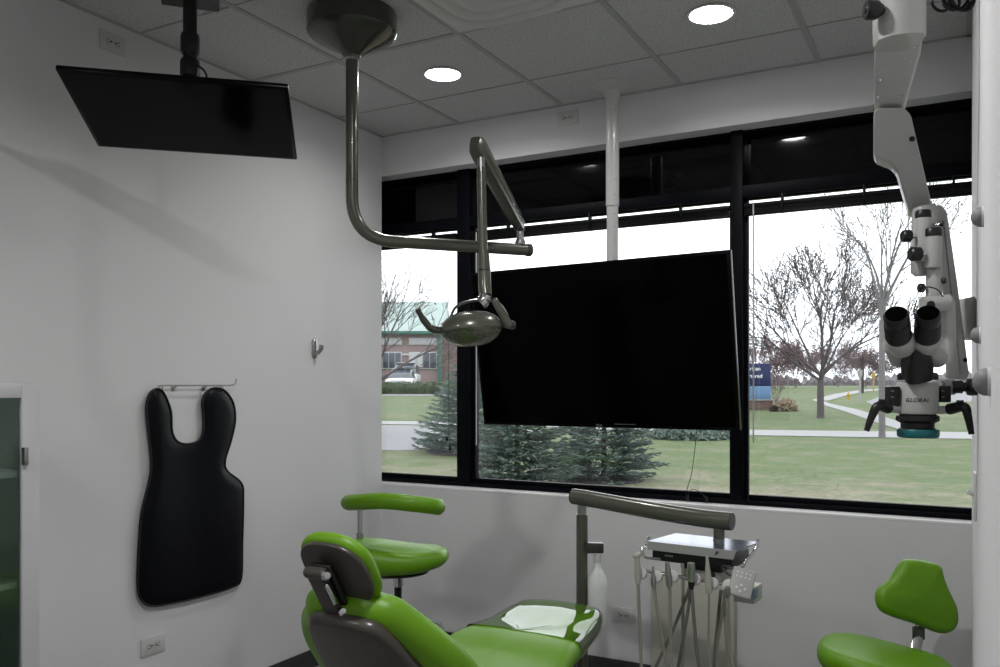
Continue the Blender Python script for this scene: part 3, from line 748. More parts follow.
MB().tube([mp(888, 110, 1.80), mp(888, 146, 1.853), mp(893, 156, 1.868), mp(901, 167, 1.884), mp(915, 208, 1.945)], .0009, 6).build('casting_seam', 'grey_rubber', ms)
MB().lathe([(.006, 0), (.006, .002)], mp(912, 139, 1.838), -FW, 12).build('arm_plug', 'black', ms)
MB().tube([mp(889, 103, 1.845), mp(889, 108.5, 1.845)], .032, 24).build('joint_gap', 'black', ms)
# long yoke running down behind the microscope head
casting([(934, 207), (937, 204.5), (942, 205), (947, 212), (957, 280), (969, 374), (966, 380), (946, 378), (944, 300), (937, 250)], 1.94, .05, .008, 'spring_arm')
ln = MB()
ln.tube([mp(944, 225, 1.939), mp(951, 290, 1.939), mp(960, 374, 1.939)], .0012, 6); ln.build('arm_seam', 'grey_rubber', ms)
slab([(mp(966, 298, 2.03), .014, .018), (mp(967, 303, 2.03), .020, .02), (mp(967, 335, 2.03), .020, .02), (mp(966, 339, 2.03), .014, .018)], 'arm_housing', 'ivory', None)
MB().lathe([(.005, 0), (.005, .002)], mp(942, 224, 1.94), -FW, 12).lathe([(.005, 0), (.005, .002)], mp(965, 360, 1.94), -FW, 12).build('arm_bolts', 'black', ms)
# bracket barrels with caps
def barrel(px, y0_, y1_, d, r, name='bracket_barrel'):
    return MB().tube([mp(px, y0_, d), mp(px, y0_ + 2, d), mp(px, y1_ - 2, d), mp(px, y1_, d)], [r * .94, r, r, r * .94], 22).build(name, 'ivory', ms)
slab([(mp(924, 206, 1.92), .020, .02), (mp(925, 211, 1.92), .024, .022), (mp(923, 240, 1.91), .022, .022), (mp(921, 272, 1.90), .018, .02), (mp(921, 276, 1.90), .010, .012)], 'bracket', 'ivory', None)
barrel(923, 218, 262, 1.875, .0175)
barrel(933, 236, 268, 1.86, .0178)
barrel(934, 268, 300, 1.87, .0165, 'swivel_barrel')
for (px, py, r) in ((923, 216, .0165), (933, 234, .0178)):
    MB().lathe([(r, 0), (r * 1.03, .003), (r * 1.03, .016), (r * .9, .019)], mp(px, py + 3, 1.875 if px == 923 else 1.86), UP, 24).build('barrel_cap', 'black', ms)
def knob(px, py, d, r, L, dirn, name='adjusting_knob', stem=.02):
    dirn = dirn.normalized(); c = mp(px, py, d)
    o = MB().lathe([(r * .8, 0), (r, L * .12), (r, L * .4), (r * 1.02, L * .45), (r * 1.0, L * .85), (r * .8, L)], c, dirn, 14).build(name, 'black', ms, sharp=30)
    MB().lathe([(r * .35, 0), (r * .35, stem)], c - dirn * stem, dirn, 12).build('knob_stem', 'chrome', o)
knob(911, 236, 1.875, .0135, .02, -RT); knob(921, 254, 1.86, .0155, .025, -RT); knob(924, 288, 1.87, .010, .012, -RT)
knob(940, 224, 1.86, .006, .008, -FW + RT); knob(942, 281, 1.86, .0065, .008, -FW + RT)
# hinge below the swivel barrel
MB().tube([mp(923, 305, 1.86), mp(948, 303, 1.86)], .0185, 20).build('hinge_barrel', 'ivory', ms)
slab([(mp(944, 296, 1.87), .010, .016), (mp(947, 303, 1.87), .013, .018), (mp(948, 345, 1.88), .013, .018), (mp(947, 362, 1.88), .010, .015)], 'hinge_plate', 'ivory', None)
MB().lathe([(.009, 0), (.009, .003), (.0, .0035)], mp(930.5, 305, 1.842), -FW, 16).build('hinge_bolt', 'black', ms)
MB().tube(cr_open([mp(917, 300, 1.85), mp(914, 312, 1.85), mp(917, 322, 1.85), mp(923, 318, 1.85)], 5), .0014, 6).tube(cr_open([mp(921, 292, 1.83), mp(928, 287, 1.83), mp(938, 290, 1.83), mp(943, 297, 1.83)], 5), .0015, 6).build('cable', 'cord', ms)
# binocular head
head = mp(918, 360, 1.80)
for sx_, px, topx, topy, lowx, lowy in ((-1, 898, 896, 314, 899, 342), (1, 929, 928, 313, 927, 342)):
    a = mp(topx, topy, 1.72); b_ = mp(lowx, lowy, 1.78)
    ey = MB().tube([a, a + (b_ - a) * .05, a + (b_ - a) * .3, a + (b_ - a) * .32, a + (b_ - a) * .36, a + (b_ - a) * .7, a + (b_ - a) * .74, b_], [.0215, .0245, .0245, .0235, .0255, .0255, .0265, .0225], 28).build('eyepiece', 'black', ms)
    MB().lathe([(.0205, 0), (.0205, .0008)], a, (a - b_).normalized(), 24).build('eyepiece_lens', 'screen', ey)
    c = mp(lowx, lowy - 3, 1.775); d2 = mp(lowx + (3 if sx_ < 0 else -1), lowy + 3, 1.795)
    MB().capsule(c + (d2 - c) * .15, d2, .0295, .0275, 24).build('prism_tube', 'ivory', ms)
    e = mp(899 if sx_ < 0 else 937, 358, 1.85)
    MB().capsule(d2 + FW * .03, e, .024, .021, 20).build('prism_housing', 'ivory', ms)
slab([(mp(915, 340, 1.80), .012, .018), (mp(917, 350, 1.80), .022, .024), (mp(917, 362, 1.81), .028, .030), (mp(917, 376, 1.83), .028, .028)], 'binocular_bridge', 'black', None)
MB().lathe([(.040, 0), (.041, .004), (.041, .012), (.037, .016)], mp(917.5, 380, 1.86), UP, 36).build('mount_ring', 'black', ms)
bodyc = mp(917.5, 398, 1.86)
mb = MB().lathe([(.040, .034), (.042, .030), (.042, -.028), (.040, -.034), (.034, -.036)], bodyc, UP, 40); mb.build('optics_body', 'ivory', ms)
# lettering curved round the body front
ox = mp(917.5, 398, 1.86)
tdir = (-Vector((ox.x, ox.y, 0))).normalized(); tx = Vector((-tdir.y, tdir.x, 0))
word = 'GLOBAL'; sz = .0115; adv = [.0088, .0076, .0092, .0082, .0086, .0076]; tot = sum(adv); acc = -tot / 2
for ch, ad_ in zip(word, adv):
    an = (acc + ad_ / 2) / .0424; acc += ad_
    nrm = (tdir * cos(an) + tx * sin(an)); xd = (tx * cos(an) - tdir * sin(an))
    text_mesh(ch, sz, Vector((ox.x, ox.y, ox.z - .008)) + nrm * .0425, xd, UP, 'lettering', 'lettering_black', ms, .00012, .0003, 'CENTER', .25)
# side blocks, knobs and handles
for sx_, px in ((-1, 892.5), (1, 943)):
    MB().box(mp(px, 396 - (0 if sx_ < 0 else 2), 1.86), (.022, .03, .042 if sx_ < 0 else .036), rotz(YAW), .003).build('side_block', 'black', ms)
    lb = MB()
    for k in range(2): lb.box(mp(px, 391 + k * 6, 1.8435), (.006, .0006, .001), rotz(YAW))
    lb.build('block_marks', 'white_plastic', ms)
MB().tube([mp(942, 388, 1.88), mp(953, 387, 1.88)], .0175, 20).build('focus_barrel', 'ivory', ms)
MB().lathe([(.013, 0), (.014, .003), (.014, .020), (.010, .022), (.010, .028), (.018, .031), (.019, .036), (.0185, .052), (.015, .056)], mp(952, 387, 1.87), (RT - FW * .25).normalized(), 18).build('focus_knob', 'black', ms)
for sx_ in (-1, 1):
    if sx_ < 0: base, elb, tip = (900, 409), (876, 407), (866.5, 431)
    else: base, elb, tip = (938, 410), (966, 408), (971.5, 434)
    MB().tube([mp(*base, 1.86), mp((base[0] + elb[0]) / 2, base[1] - .5, 1.85)], .009, 14).build('handle_stem', 'ivory', ms)
    d2_ = 1.83 if sx_ < 0 else 1.80
    pth = cr_open([mp(base[0] + sx_ * 12, base[1] - 1, 1.85), mp(elb[0] - sx_ * 2, elb[1] - 1, d2_), mp(elb[0] + sx_ * 4 if sx_ < 0 else elb[0] + 2, elb[1] + 9, d2_), mp(tip[0], tip[1], d2_)], 6)
    n_ = len(pth); MB().tube(pth, [.0125 - .0065 * (i / (n_ - 1)) if i < n_ - 2 else .006 for i in range(n_)], 14).build('hand_grip', 'black', ms)
    MB().lathe([(.007, 0), (.007, .006)], mp(elb[0] + (6 if sx_ < 0 else -6), elb[1] - 5, d2_), UP, 12).build('grip_button', 'black', ms)
MB().lathe([(.034, .0), (.036, -.003), (.043, -.006), (.044, -.016), (.040, -.019), (.034, -.022), (.034, -.032), (.038, -.034), (.038, -.040), (.035, -.043)], mp(917.5, 413, 1.86), UP, 40).build('lens_mount', 'black', ms)
MB().lathe([(.041, 0), (.0425, -.002), (.0425, -.014), (.040, -.018), (.034, -.018)], mp(918, 429, 1.86), UP, 40).build('lens_ring', 'teal', ms)
# coiled cable at top right
co = MB(); pts = []
for k in range(120):
    a = k / 120 * 2 * pi * 6; cc = mp(953 + 12 * sin(k / 119 * pi * 1.4 - .8), 0 + 5 * cos(k / 40), 1.7)
    pts.append(cc + RT * .022 * cos(a) * (1 + .2 * sin(k * .3)) + UP * .020 * sin(a) + FW * (k / 120 * .06 - .03))
p0 = mp(925, -30, 1.68); pts = [p0] + pts + [mp(960, -60, 1.7), mp(962, -160, 1.7)]
co.tube(pts, .0032, 6).build('coiled_cable', 'black', ms)

# ================================================================= STOOLS
def saddle(u, v, w): return u, v, w
def five_star(root, c, R, zt):
    MB().lathe([(.04, .05), (.045, .055), (.04, .10), (.028, .12)], (c[0], c[1], 0), n=20).build('hub', 'chrome', root)
    for k in range(5):
        a = 2 * pi * k / 5 + .3; e = Vector((c[0] + cos(a) * R, c[1] + sin(a) * R, .062)); s0 = Vector((c[0] + cos(a) * .03, c[1] + sin(a) * .03, .085))
        lg = MB().capsule(s0, e, .020, .014, flat=.75).build('leg', 'chrome', root)
        w_ = MB()
        for sg in (-1, 1):
            o2 = Vector((-sin(a), cos(a), 0)) * .012 * sg; w_.lathe([(.018, -.008), (.024, -.006), (.024, .006), (.018, .008)], Vector((e.x, e.y, .0245)) + o2, Vector((-sin(a), cos(a), 0)), 18)
        w_.tube([(e.x, e.y, .0245), (e.x, e.y, .062)], .006, 8); w_.build('caster', 'black', lg)
# assistant stool in the corner
sc = at(398, 560, 3.62); sx0, sy0 = sc.x, sc.y
as_ = thing('assistant_stool', (sx0, sy0, 0), 'tall green stool with curved arm support and chrome foot ring in the corner', 'stool')
seatz = .688
ol = cr_closed([(-.205, .01), (-.165, .13), (-.03, .165), (.11, .14), (.205, .07), (.205, -.07), (.11, -.145), (-.03, -.165), (-.16, -.14)], 7)
Ra = rotz(YAW + radians(4))
def seatmap(c, R, dome=.03, dip=.02):
    def f(u, v, w_):
        q = R @ Vector((u, v, 0)); z = w_ - dip * (1 - (v / .16) ** 2) * .6 + dome * (u / .2) ** 3 * .0
        return Vector((c[0], c[1], c[2])) + q + UP * z
    return f
def sm(u, v, w_):
    q = Ra @ Vector((u, v, 0)); return Vector((sx0, sy0, seatz)) + q + UP * (w_ * (1 - .28 * (u / .2 + .0)) + .018 * (u / .2) ** 2 - .008 * u / .2)
MB().cushion(ol, .10, .05, sm, .018, rings=8).build('seat', 'green', as_, sharp=80)
MB().lathe([(.13, 0), (.135, .006), (.13, .012)], (sx0, sy0, seatz - .058), n=28).build('seat_plate', 'black', as_)
MB().tube([(sx0, sy0, seatz - .052), (sx0, sy0, seatz - .12)], .022, 20).build('socket', 'chrome', as_)
MB().tube([(sx0, sy0, seatz - .12), (sx0, sy0, seatz - .19)], [.016, .016], 18).lathe([(.024, 0), (.024, .01)], (sx0, sy0, seatz - .20), n=20).build('gas_lift', 'black', as_)
MB().tube([(sx0, sy0, seatz - .19), (sx0, sy0, .10)], .021, 20).build('column', 'chrome', as_)
rz = .385; rr = .19
rg = MB(); ring = [(sx0 + rr * cos(a), sy0 + rr * sin(a), rz) for a in [2 * pi * k / 40 for k in range(41)]]; rg.tube(ring, .009, 10, caps=False)
for k in range(4):
    a = 2 * pi * k / 4 + .6; rg.tube([(sx0, sy0, rz - .0), (sx0 + rr * cos(a), sy0 + rr * sin(a), rz)], .006, 8)
rg.lathe([(.03, -.02), (.032, 0), (.03, .02)], (sx0, sy0, rz), n=20)
rg.build('foot_ring', 'chrome', as_)
five_star(as_, (sx0, sy0), .29, 0)
# support arm
pb = at(360, 540, 3.66)
MB().tube(bend_path([(sx0, sy0, seatz - .075), (pb.x, pb.y, seatz - .10), (pb.x, pb.y, seatz + .06), (pb.x, pb.y, .895)], .05, 6), .011, 14).build('support_post', 'chrome', as_)
MB().tube([(pb.x, pb.y, seatz + .02), (pb.x, pb.y, seatz + .10)], .015, 14).capsule((pb.x, pb.y, seatz + .06), Vector((pb.x, pb.y, seatz + .06)) - RT * .035, .010, .014).build('adjusting_knob', 'steel', as_)
bar_px = [(344, 503, 3.70), (360, 502, 3.58), (385, 501, 3.50), (412, 503.5, 3.48), (432, 506, 3.52), (441, 507.5, 3.58)]
bar = cr_open([at(*q) for q in bar_px], 6); zb = at(344, 503, 3.7).z
MB().capsule(bar[0], bar[0] + (bar[1] - bar[0]) * .2, .01, .01)
nb_ = len(bar)
# superelliptic padded bar
secs = []
for i, p in enumerate(bar):
    s0 = i / (nb_ - 1); e_ = min(s0, 1 - s0); rsc = sqrt(max(0.0, 1 - max(0, 1 - e_ / .07) ** 2)); rsc = max(rsc, .05)
    secs.append((p, .034 * rsc))
MB().tube([s_[0] for s_ in secs], [s_[1] for s_ in secs], 22, flat=.95).build('arm_support', 'green', as_, sharp=80)
MB().box((pb.x, pb.y, .900), (.10, .05, .012), rotz(YAW), .003).build('support_plate', 'white_plastic', as_)

# operator stool at the right
oc = at(886, 655, 2.95); ox0, oy0 = oc.x, oc.y
os_ = thing('operator_stool', (ox0, oy0, 0), 'green stool with rounded triangular backrest near the right wall', 'stool')
zseat = .455
Ro = rotz(radians(-24) + YAW)
ol = cr_closed([(-.225, 0), (-.20, .12), (-.10, .18), (.05, .18), (.19, .15), (.225, .04), (.225, -.05), (.18, -.16), (.05, -.19), (-.10, -.18), (-.20, -.11)], 7)
def sm2(u, v, w_):
    q = Ro @ Vector((u, v, 0)); return Vector((ox0, oy0, zseat)) + q + UP * (w_ - .022 * (1 - (v / .18) ** 2) * .4 - .03 * (u / .22))
MB().cushion(ol, .09, .044, sm2, .012, rings=8).build('seat', 'green', os_, sharp=80)
MB().tube([(ox0, oy0, zseat - .04), (ox0, oy0, .09)], .022, 20).build('column', 'chrome', os_)
MB().lathe([(.12, 0), (.125, .006), (.12, .012)], (ox0, oy0, zseat - .056), n=28).build('seat_plate', 'black', os_)
five_star(os_, (ox0, oy0), .26, 0)
dB = 3.12
bpx = [(872, 598), (876, 587), (890, 578), (902, 563), (912, 559.5), (930, 562), (942, 567), (945, 580), (949, 592), (955, 608), (954, 624), (946, 632), (934, 632), (912, 623), (890, 616), (876, 609)]
bcn = at(915, 598, dB)
# pad plane: faces the seat (towards the window-left), leaning a little
bx = (RT * .97 + FW * .10).normalized(); bn_ = (-FW * .95 + RT * .1 + UP * .12); bn_ = (bn_ - bx * bn_.dot(bx)).normalized(); by = bn_.cross(bx)
ol = cr_closed([((x - 915) / FPX * dB, -(y - 598) / FPX * dB) for x, y in bpx], 4)
def bm2(u, v, w_): return bcn + bx * u + by * v + bn_ * (w_ + .6 * u * u)
MB().cushion(ol, .07, .034, bm2, .012, rings=8).build('backrest', 'green', os_, sharp=80)
br0 = at(919, 625, dB + .04); br1 = at(915, 664, dB - .02)
MB().tube(bend_path([br0 - UP * .02 + UP * .05, br0 - UP * .03, at(914, 662, dB), Vector((ox0, oy0, zseat - .052))], .03, 6), .019, 8, flat=.32, side=RT).build('backrest_bracket', 'chrome', os_)
MB().box(at(918.5, 633, dB + .035), (.045, .012, .05), rotz(YAW), .004).build('bracket_cover', 'olive', os_)

# ================================================================= DENTAL CHAIR
CX = -1.345
ch = thing('dental_chair', (CX, 2.2, 0), 'green reclining dental chair with taupe back shell, seen from behind', 'dental chair')
hinge = Vector((CX, 1.97, .50)); EL = radians(55)
bv_ = Vector((0, -cos(EL), sin(EL))); bn = Vector((0, sin(EL), cos(EL)))    # bn: front (patient side)
def bmap(u, v, w_):
    # the back is dished a little across, and its sides wrap forward
    return hinge + Vector((1, 0, 0)) * u * .92 + bv_ * v * .97 + bn * (w_ + .6 * u * u - .15 * (v - .3) ** 2)
ol = cr_closed([(-.30, .02), (-.345, .13), (-.355, .24), (-.30, .34), (-.225, .41), (-.175, .475), (-.07, .508), (.05, .505), (.12, .48), (.165, .42), (.205, .35), (.245, .26), (.27, .15), (.27, .02), (.2, -.05), (0, -.07), (-.2, -.05)], 5)
MB().cushion(ol, .095, .047, bmap, .006, cen=(0, .25), rings=8, back=False).build('backrest', 'green', ch, sharp=80)
ol = cr_closed([(-.215, -.02), (-.22, .15), (-.215, .25), (-.20, .33), (-.175, .40), (-.13, .455), (-.05, .475), (.05, .475), (.12, .455), (.155, .40), (.18, .33), (.205, .25), (.215, .15), (.215, -.02), (.15, -.06), (-.15, -.06)], 5)
def shmap(u, v, w_): return bmap(u * .88 - .008, v + .012, w_ - .056)
MB().cushion(ol, .045, .02, shmap, .0, cen=(0, .2), rings=6).build('back_shell', 'taupe', ch, sharp=60)
# headrest
EH = radians(58); hv = Vector((0, -cos(EH), sin(EH))); hn = Vector((0, sin(EH), cos(EH)))
hc = Vector((CX - .018, 1.665, .972))
def hmap(u, v, w_): return hc + Vector((1, 0, 0)) * u + hv * v + hn * (w_ + .35 * u * u)
ol = cr_closed([(-.115, 0), (-.105, .065), (-.06, .105), (0, .115), (.06, .105), (.105, .065), (.115, 0), (.105, -.07), (.06, -.112), (0, -.122), (-.06, -.112), (-.105, -.07)], 6)
ol = [q * .93 for q in ol]
MB().cushion(ol, .040, .02, hmap, .004, rings=7, back=False).build('headrest', 'green', ch, sharp=80)
hp_ = MB().cushion([(q.x * .92 + .003, q.y * .90 + .002) for q in ol], .014, .006, lambda u, v, w_: hmap(u, v, w_ - .022), .0, rings=4).build('headrest_back', 'taupe', ch, sharp=60)
def hb(u, v, w_): return hc + Vector((1, 0, 0)) * u + hv * v + hn * (-w_)
Rh = frame3((1, 0, 0), hv, hn)
MB().box(hb(-.01, -.015, .046), (.062, .13, .012), Rh, .004).build('mount_plate', 'black', ch)
MB().box(hb(-.022, -.055, .058), (.052, .17, .028), Rh, .010, 3).build('headrest_mount', 'taupe', ch)
MB().capsule(hb(-.040, .033, .060), hb(.004, .033, .060), .016, .016).build('pivot_barrel', 'taupe', ch)
MB().lathe([(.013, 0), (.014, .004), (.012, .010), (.008, .014), (0, .015)], hb(.012, .033, .062), Vector((.8, -.5, .1)), 18).build('mount_bolt', 'chrome', ch)
MB().lathe([(.011, 0), (.012, .004), (.010, .010), (0, .012)], hb(.008, -.09, .062), Vector((.8, -.5, .1)), 18).build('mount_bolt', 'chrome', ch)
MB().capsule(hb(.008, .002, .068), hb(.010, -.05, .068), .008, .009, flat=.6).build('release_lever', 'chrome', ch)
MB().box(hb(-.012, -.16, .056), (.055, .10, .010), Rh, .003).build('glide_bar', 'steel', ch)
# seat and leg rest
SZ = .505
def seatm(u, v, w_):
    # v runs along +Y from the hinge, u across
    y = 1.93 + v
    q_ = min(1, max(0, (v - .5) / .5)); lift = .050 * (q_ * .6 + .4 * q_ * q_)
    kn = .018 * math.exp(-((v - .62) / .12) ** 2)
    return Vector((CX + u, y, SZ + w_ + kn + lift - .012 * (1 - (u / .2) ** 2) * 0))
ol = cr_closed([(-.24, .02), (-.265, .2), (-.255, .40), (-.235, .60), (-.205, .80), (-.185, .95), (-.15, 1.04), (-.07, 1.075), (.07, 1.075), (.15, 1.04), (.185, .95), (.205, .80), (.235, .60), (.255, .40), (.265, .2), (.24, .02), (.1, -.02), (-.1, -.02)], 5)
MB().cushion(ol, .075, .036, seatm, .012, cen=(0, .5), rings=9).build('seat', 'green', ch, sharp=80)
def clipo(v0, v1, grow):
    pts = []
    for q in ol:
        if v0 <= q.y <= v1: pts.append(Vector((q.x + math.copysign(grow, q.x), q.y + (grow if q.y > .9 else 0))))
    return pts
# clear vinyl toe cover over the end of the leg rest
toe = [q for q in ol if q.y > .66]
toe.sort(key=lambda q: atan2(q.y - .66, q.x))
def tcover():
    K = len(toe); vs = []; fs = []
    prof = [(1.0, -.02, 0), (1.012, .0, 0), (1.0, .022, .01), (.965, .036, .02), (.90, .0415, .03), (.6, .0475, .05), (.3, .0505, .05), (.02, .0515, .0)]
    for (sc_, z_, o_) in prof:
        for q in toe:
            vs.append(seatm(q.x * sc_, .66 + (q.y - .66) * sc_, z_ + .003 * (noise.noise(Vector((q.x * 9, q.y * 9, z_ * 9))) if z_ > .03 else 0)))
    for i in range(len(prof) - 1):
        for k in range(K - 1): fs.append((i * K + k, i * K + k + 1, (i + 1) * K + k + 1, (i + 1) * K + k))
    return MB().add(vs, fs)
tcover().build('toe_cover', 'clear_cover', ch, sharp=80)
# hard shell and structure under the seat
ol2 = [(q.x * .8, .5 + (q.y - .5) * .86) for q in ol]
MB().cushion(ol2, .05, .02, lambda u, v, w_: seatm(u, v, w_ - .062), .0, cen=(0, .5), rings=5).build('seat_shell', 'taupe', ch, sharp=60)
MB().bounds((CX - .10, 2.12, .10), (CX + .10, 2.52, .44), .03).build('lift_column', 'taupe', ch)
MB().cushion(cr_closed([(-.2, -.35), (-.2, .35), (-.1, .5), (.1, .5), (.2, .35), (.2, -.35), (.1, -.42), (-.1, -.42)], 6), .09, .035, lambda u, v, w_: Vector((CX + u, 2.3 + v, .052 + w_)), 0, rings=5).build('base', 'taupe', ch, sharp=60)
for sg in (-1, 1):
    MB().capsule(hinge + Vector((sg * .2, 0, -.02)), hinge + Vector((sg * .23, 0, -.02)), .05).build('hinge_cover', 'taupe', ch)

# ================================================================= DELIVERY UNIT
pD = 3.46; pp = at(582, 540, pD); px_, py_ = pp.x, pp.y
du = thing('delivery_unit', (px_, py_, 0), 'grey delivery arm on a post carrying an instrument tray and six hoses', 'dental delivery unit')
ztop = at(582, 507, pD).z
MB().tube([(px_, py_, .12), (px_, py_, ztop - .03)], .0235, 24).build('post', 'olive', du)
MB().tube([(px_, py_, ztop - .035), (px_, py_, ztop + .02)], .019, 20).build('post_pivot', 'steel', du)
MB().cushion(cr_closed([(-.12, -.10), (-.12, .10), (0, .14), (.12, .10), (.12, -.10), (0, -.14)], 6), .12, .03, lambda u, v, w_: Vector((px_ + u, py_ + v, .062 + w_)), 0, rings=4).build('post_base', 'taupe', du, sharp=60)
a0 = at(574, 496.5, 3.47); a1 = at(590, 499, 3.42); a2 = at(650, 510, 3.23); a3 = at(700, 518, 3.09); a4 = at(731, 521.5, 3.02)
arm = cr_open([a0, a1, a2, a3, a4], 6); 
MB().tube(arm, .0325, 28).build('cross_arm', 'olive', du)
MB().lathe([(.0325, 0), (.031, .005), (0, .006)], a4, (a4 - a3), 28).lathe([(.0325, 0), (.031, .005), (0, .006)], a0, (a0 - a1), 28).build('arm_cap', 'olive_dark', du)
hub = at(719, 530, 3.05)
MB().tube([hub + UP * .03, hub - UP * .03], .020, 20).build('head_pivot', 'olive', du)
MB().tube([at(719, 536, 3.05), at(719, 553, 3.05)], .017, 20).lathe([(.021, 0), (.021, .01)], at(719, 541, 3.05), n=20).build('pivot_stem', 'steel', du)
# bracket and bottle
MB().box(at(594, 547.5, 3.43), (.075, .045, .042), rotz(YAW), .006).build('bottle_bracket', 'olive_dark', du)
bt = at(597.5, 590, 3.43); b_x, b_y = bt.x, bt.y; zt_ = at(597, 554, 3.43).z
wb = thing('water_bottle', (b_x, b_y, zt_ - .30), 'translucent white water bottle hanging from the delivery post', 'bottle')
MB().lathe([(.034, 0), (.038, .008), (.038, .17), (.035, .195), (.022, .222), (.014, .236), (.013, .262)], (b_x, b_y, zt_ - .29), n=28).build('bottle_body', 'bottle', wb)
MB().lathe([(.016, 0), (.0165, .025), (.014, .03)], (b_x, b_y, zt_ - .031), n=20).build('cap', 'white_plastic', wb)

# tray head
wdir = Vector((-.995, .098, 0)).normalized()         # towards the far left end of the head
ddir = Vector((.098, .995, 0)).normalized()          # away from the operator side
fr_r = at(736.6, 551, 2.85); zt0 = fr_r.z              # front right top corner
Wt, Dt = .324, .21
fl = fr_r + wdir * Wt; 
Rt_ = frame3(-wdir, ddir, UP) 
tcn = fr_r + wdir * Wt / 2 + ddir * Dt / 2
tr = thing('instrument_tray', tcn - UP * .03, 'polished steel instrument tray cover on the delivery head', 'tray')
inst = MB()
def tmap(u, v, w_): return tcn + Rt_ @ Vector((u, v, w_))
# top sheet: trapezoid folded over the front
top_poly = [(-Wt / 2, -Dt / 2), (Wt / 2, -Dt / 2), (Wt / 2 + .01, Dt / 2), (-Wt / 2 + .02, Dt / 2)]
MB().prism(top_poly, -.004, 0, tmap).build('tray_top', 'tray', tr)
MB().prism([(-Wt / 2 - .004, -.0), (-Wt / 2 + .004, -.03), (Wt / 2 - .012, -.03), (Wt / 2, 0)], 0, .004, lambda u, v, w_: tmap(u, -Dt / 2 - .004 + w_, v)).build('front_lip', 'trayedge', tr)
lg = MB(); lg.prism([(0, 0), (.004, 0), (.010, .014), (.006, .014)], 0, .0008, lambda u, v, w_: tmap(u + Wt / 2 - .075, -Dt / 2 - .0045 - w_, v - .022)).prism([(.006, .010), (.016, .010), (.017, .014), (.008, .014)], 0, .0008, lambda u, v, w_: tmap(u + Wt / 2 - .075, -Dt / 2 - .0045 - w_, v - .022)).prism([(.005, .004), (.012, .004), (.013, .008), (.006, .008)], 0, .0008, lambda u, v, w_: tmap(u + Wt / 2 - .075, -Dt / 2 - .0045 - w_, v - .022))
lg.build('maker_mark', 'lettering_black', tr)
MB().box(tmap(-.005, .0, -.045), (Wt - .03, Dt - .03, .05), Rt_, .008).build('head_housing', 'black', du)
MB().box(tmap(-.085, -Dt / 2 + .012, -.046), (.03, .002, .007), Rt_).build('maker_label', 'logo_grey', du)
MB().box(tmap(.02, .0, -.10), (Wt * .45, .12, .07), Rt_, .01).build('lower_housing', 'handpiece', du)
MB().box(tmap(.02, -.0, -.082), (Wt * .46, .125, .02), Rt_, .004).build('housing_band', 'black', du)
for sg in (-1, 1):
    u0 = sg * (Wt / 2 + (.012 if sg > 0 else .008)); ht = .03 if sg > 0 else .0
    pth = [tmap(u0 - sg * .05, -Dt / 2 + .02, -.062), tmap(u0, -Dt / 2 + .0, -.058), tmap(u0 + sg * .018, -Dt / 2 + .01, -.03), tmap(u0 + sg * .028, -Dt / 2 + .06, ht - .035), tmap(u0 + sg * .03, -Dt / 2 + .10, ht - .005)]
    MB().tube(cr_open(pth, 6), .0055, 10).build('side_rail', 'chrome', du)
# holder bar with six holders and handpieces
hold = [(640, 574, 2.93), (655.5, 577, 2.90), (671.5, 577, 2.87), (693.5, 580, 2.83), (711, 584, 2.80), (727.5, 586, 2.77)]
hb0, hb1 = at(632, 571, 2.98), at(738, 589, 2.79)
MB().tube([at(640, 570, 2.96), at(735, 586, 2.80)], .006, 12).build('holder_bar', 'chrome', du)
MB().tube([at(712, 575, 2.87), tmap(.02, 0, -.12)], .012, 10).build('bar_mount', 'black', du)
tops = [(637, 556, 'syringe'), (653, 566, 'thin'), (667, 562, 'drill'), (691, 563, 'motor'), (707, 556, 'scaler'), (726, 590, 'empty')]
labels = ['air syringe', 'slim probe', 'drill', 'steel motor', 'cream scaler', 'empty']
ends = [(640.5, 705, 2.95), (671, 705, 2.92), (670, 705, 2.90), (700, 705, 2.85), (707, 705, 2.84), (733, 705, 2.82)]
mids = [(640.3, 640, 2.93), (663, 645, 2.90), (670.5, 640, 2.88), (696, 645, 2.83), (708.5, 640, 2.82), (729.5, 645, 2.80)]
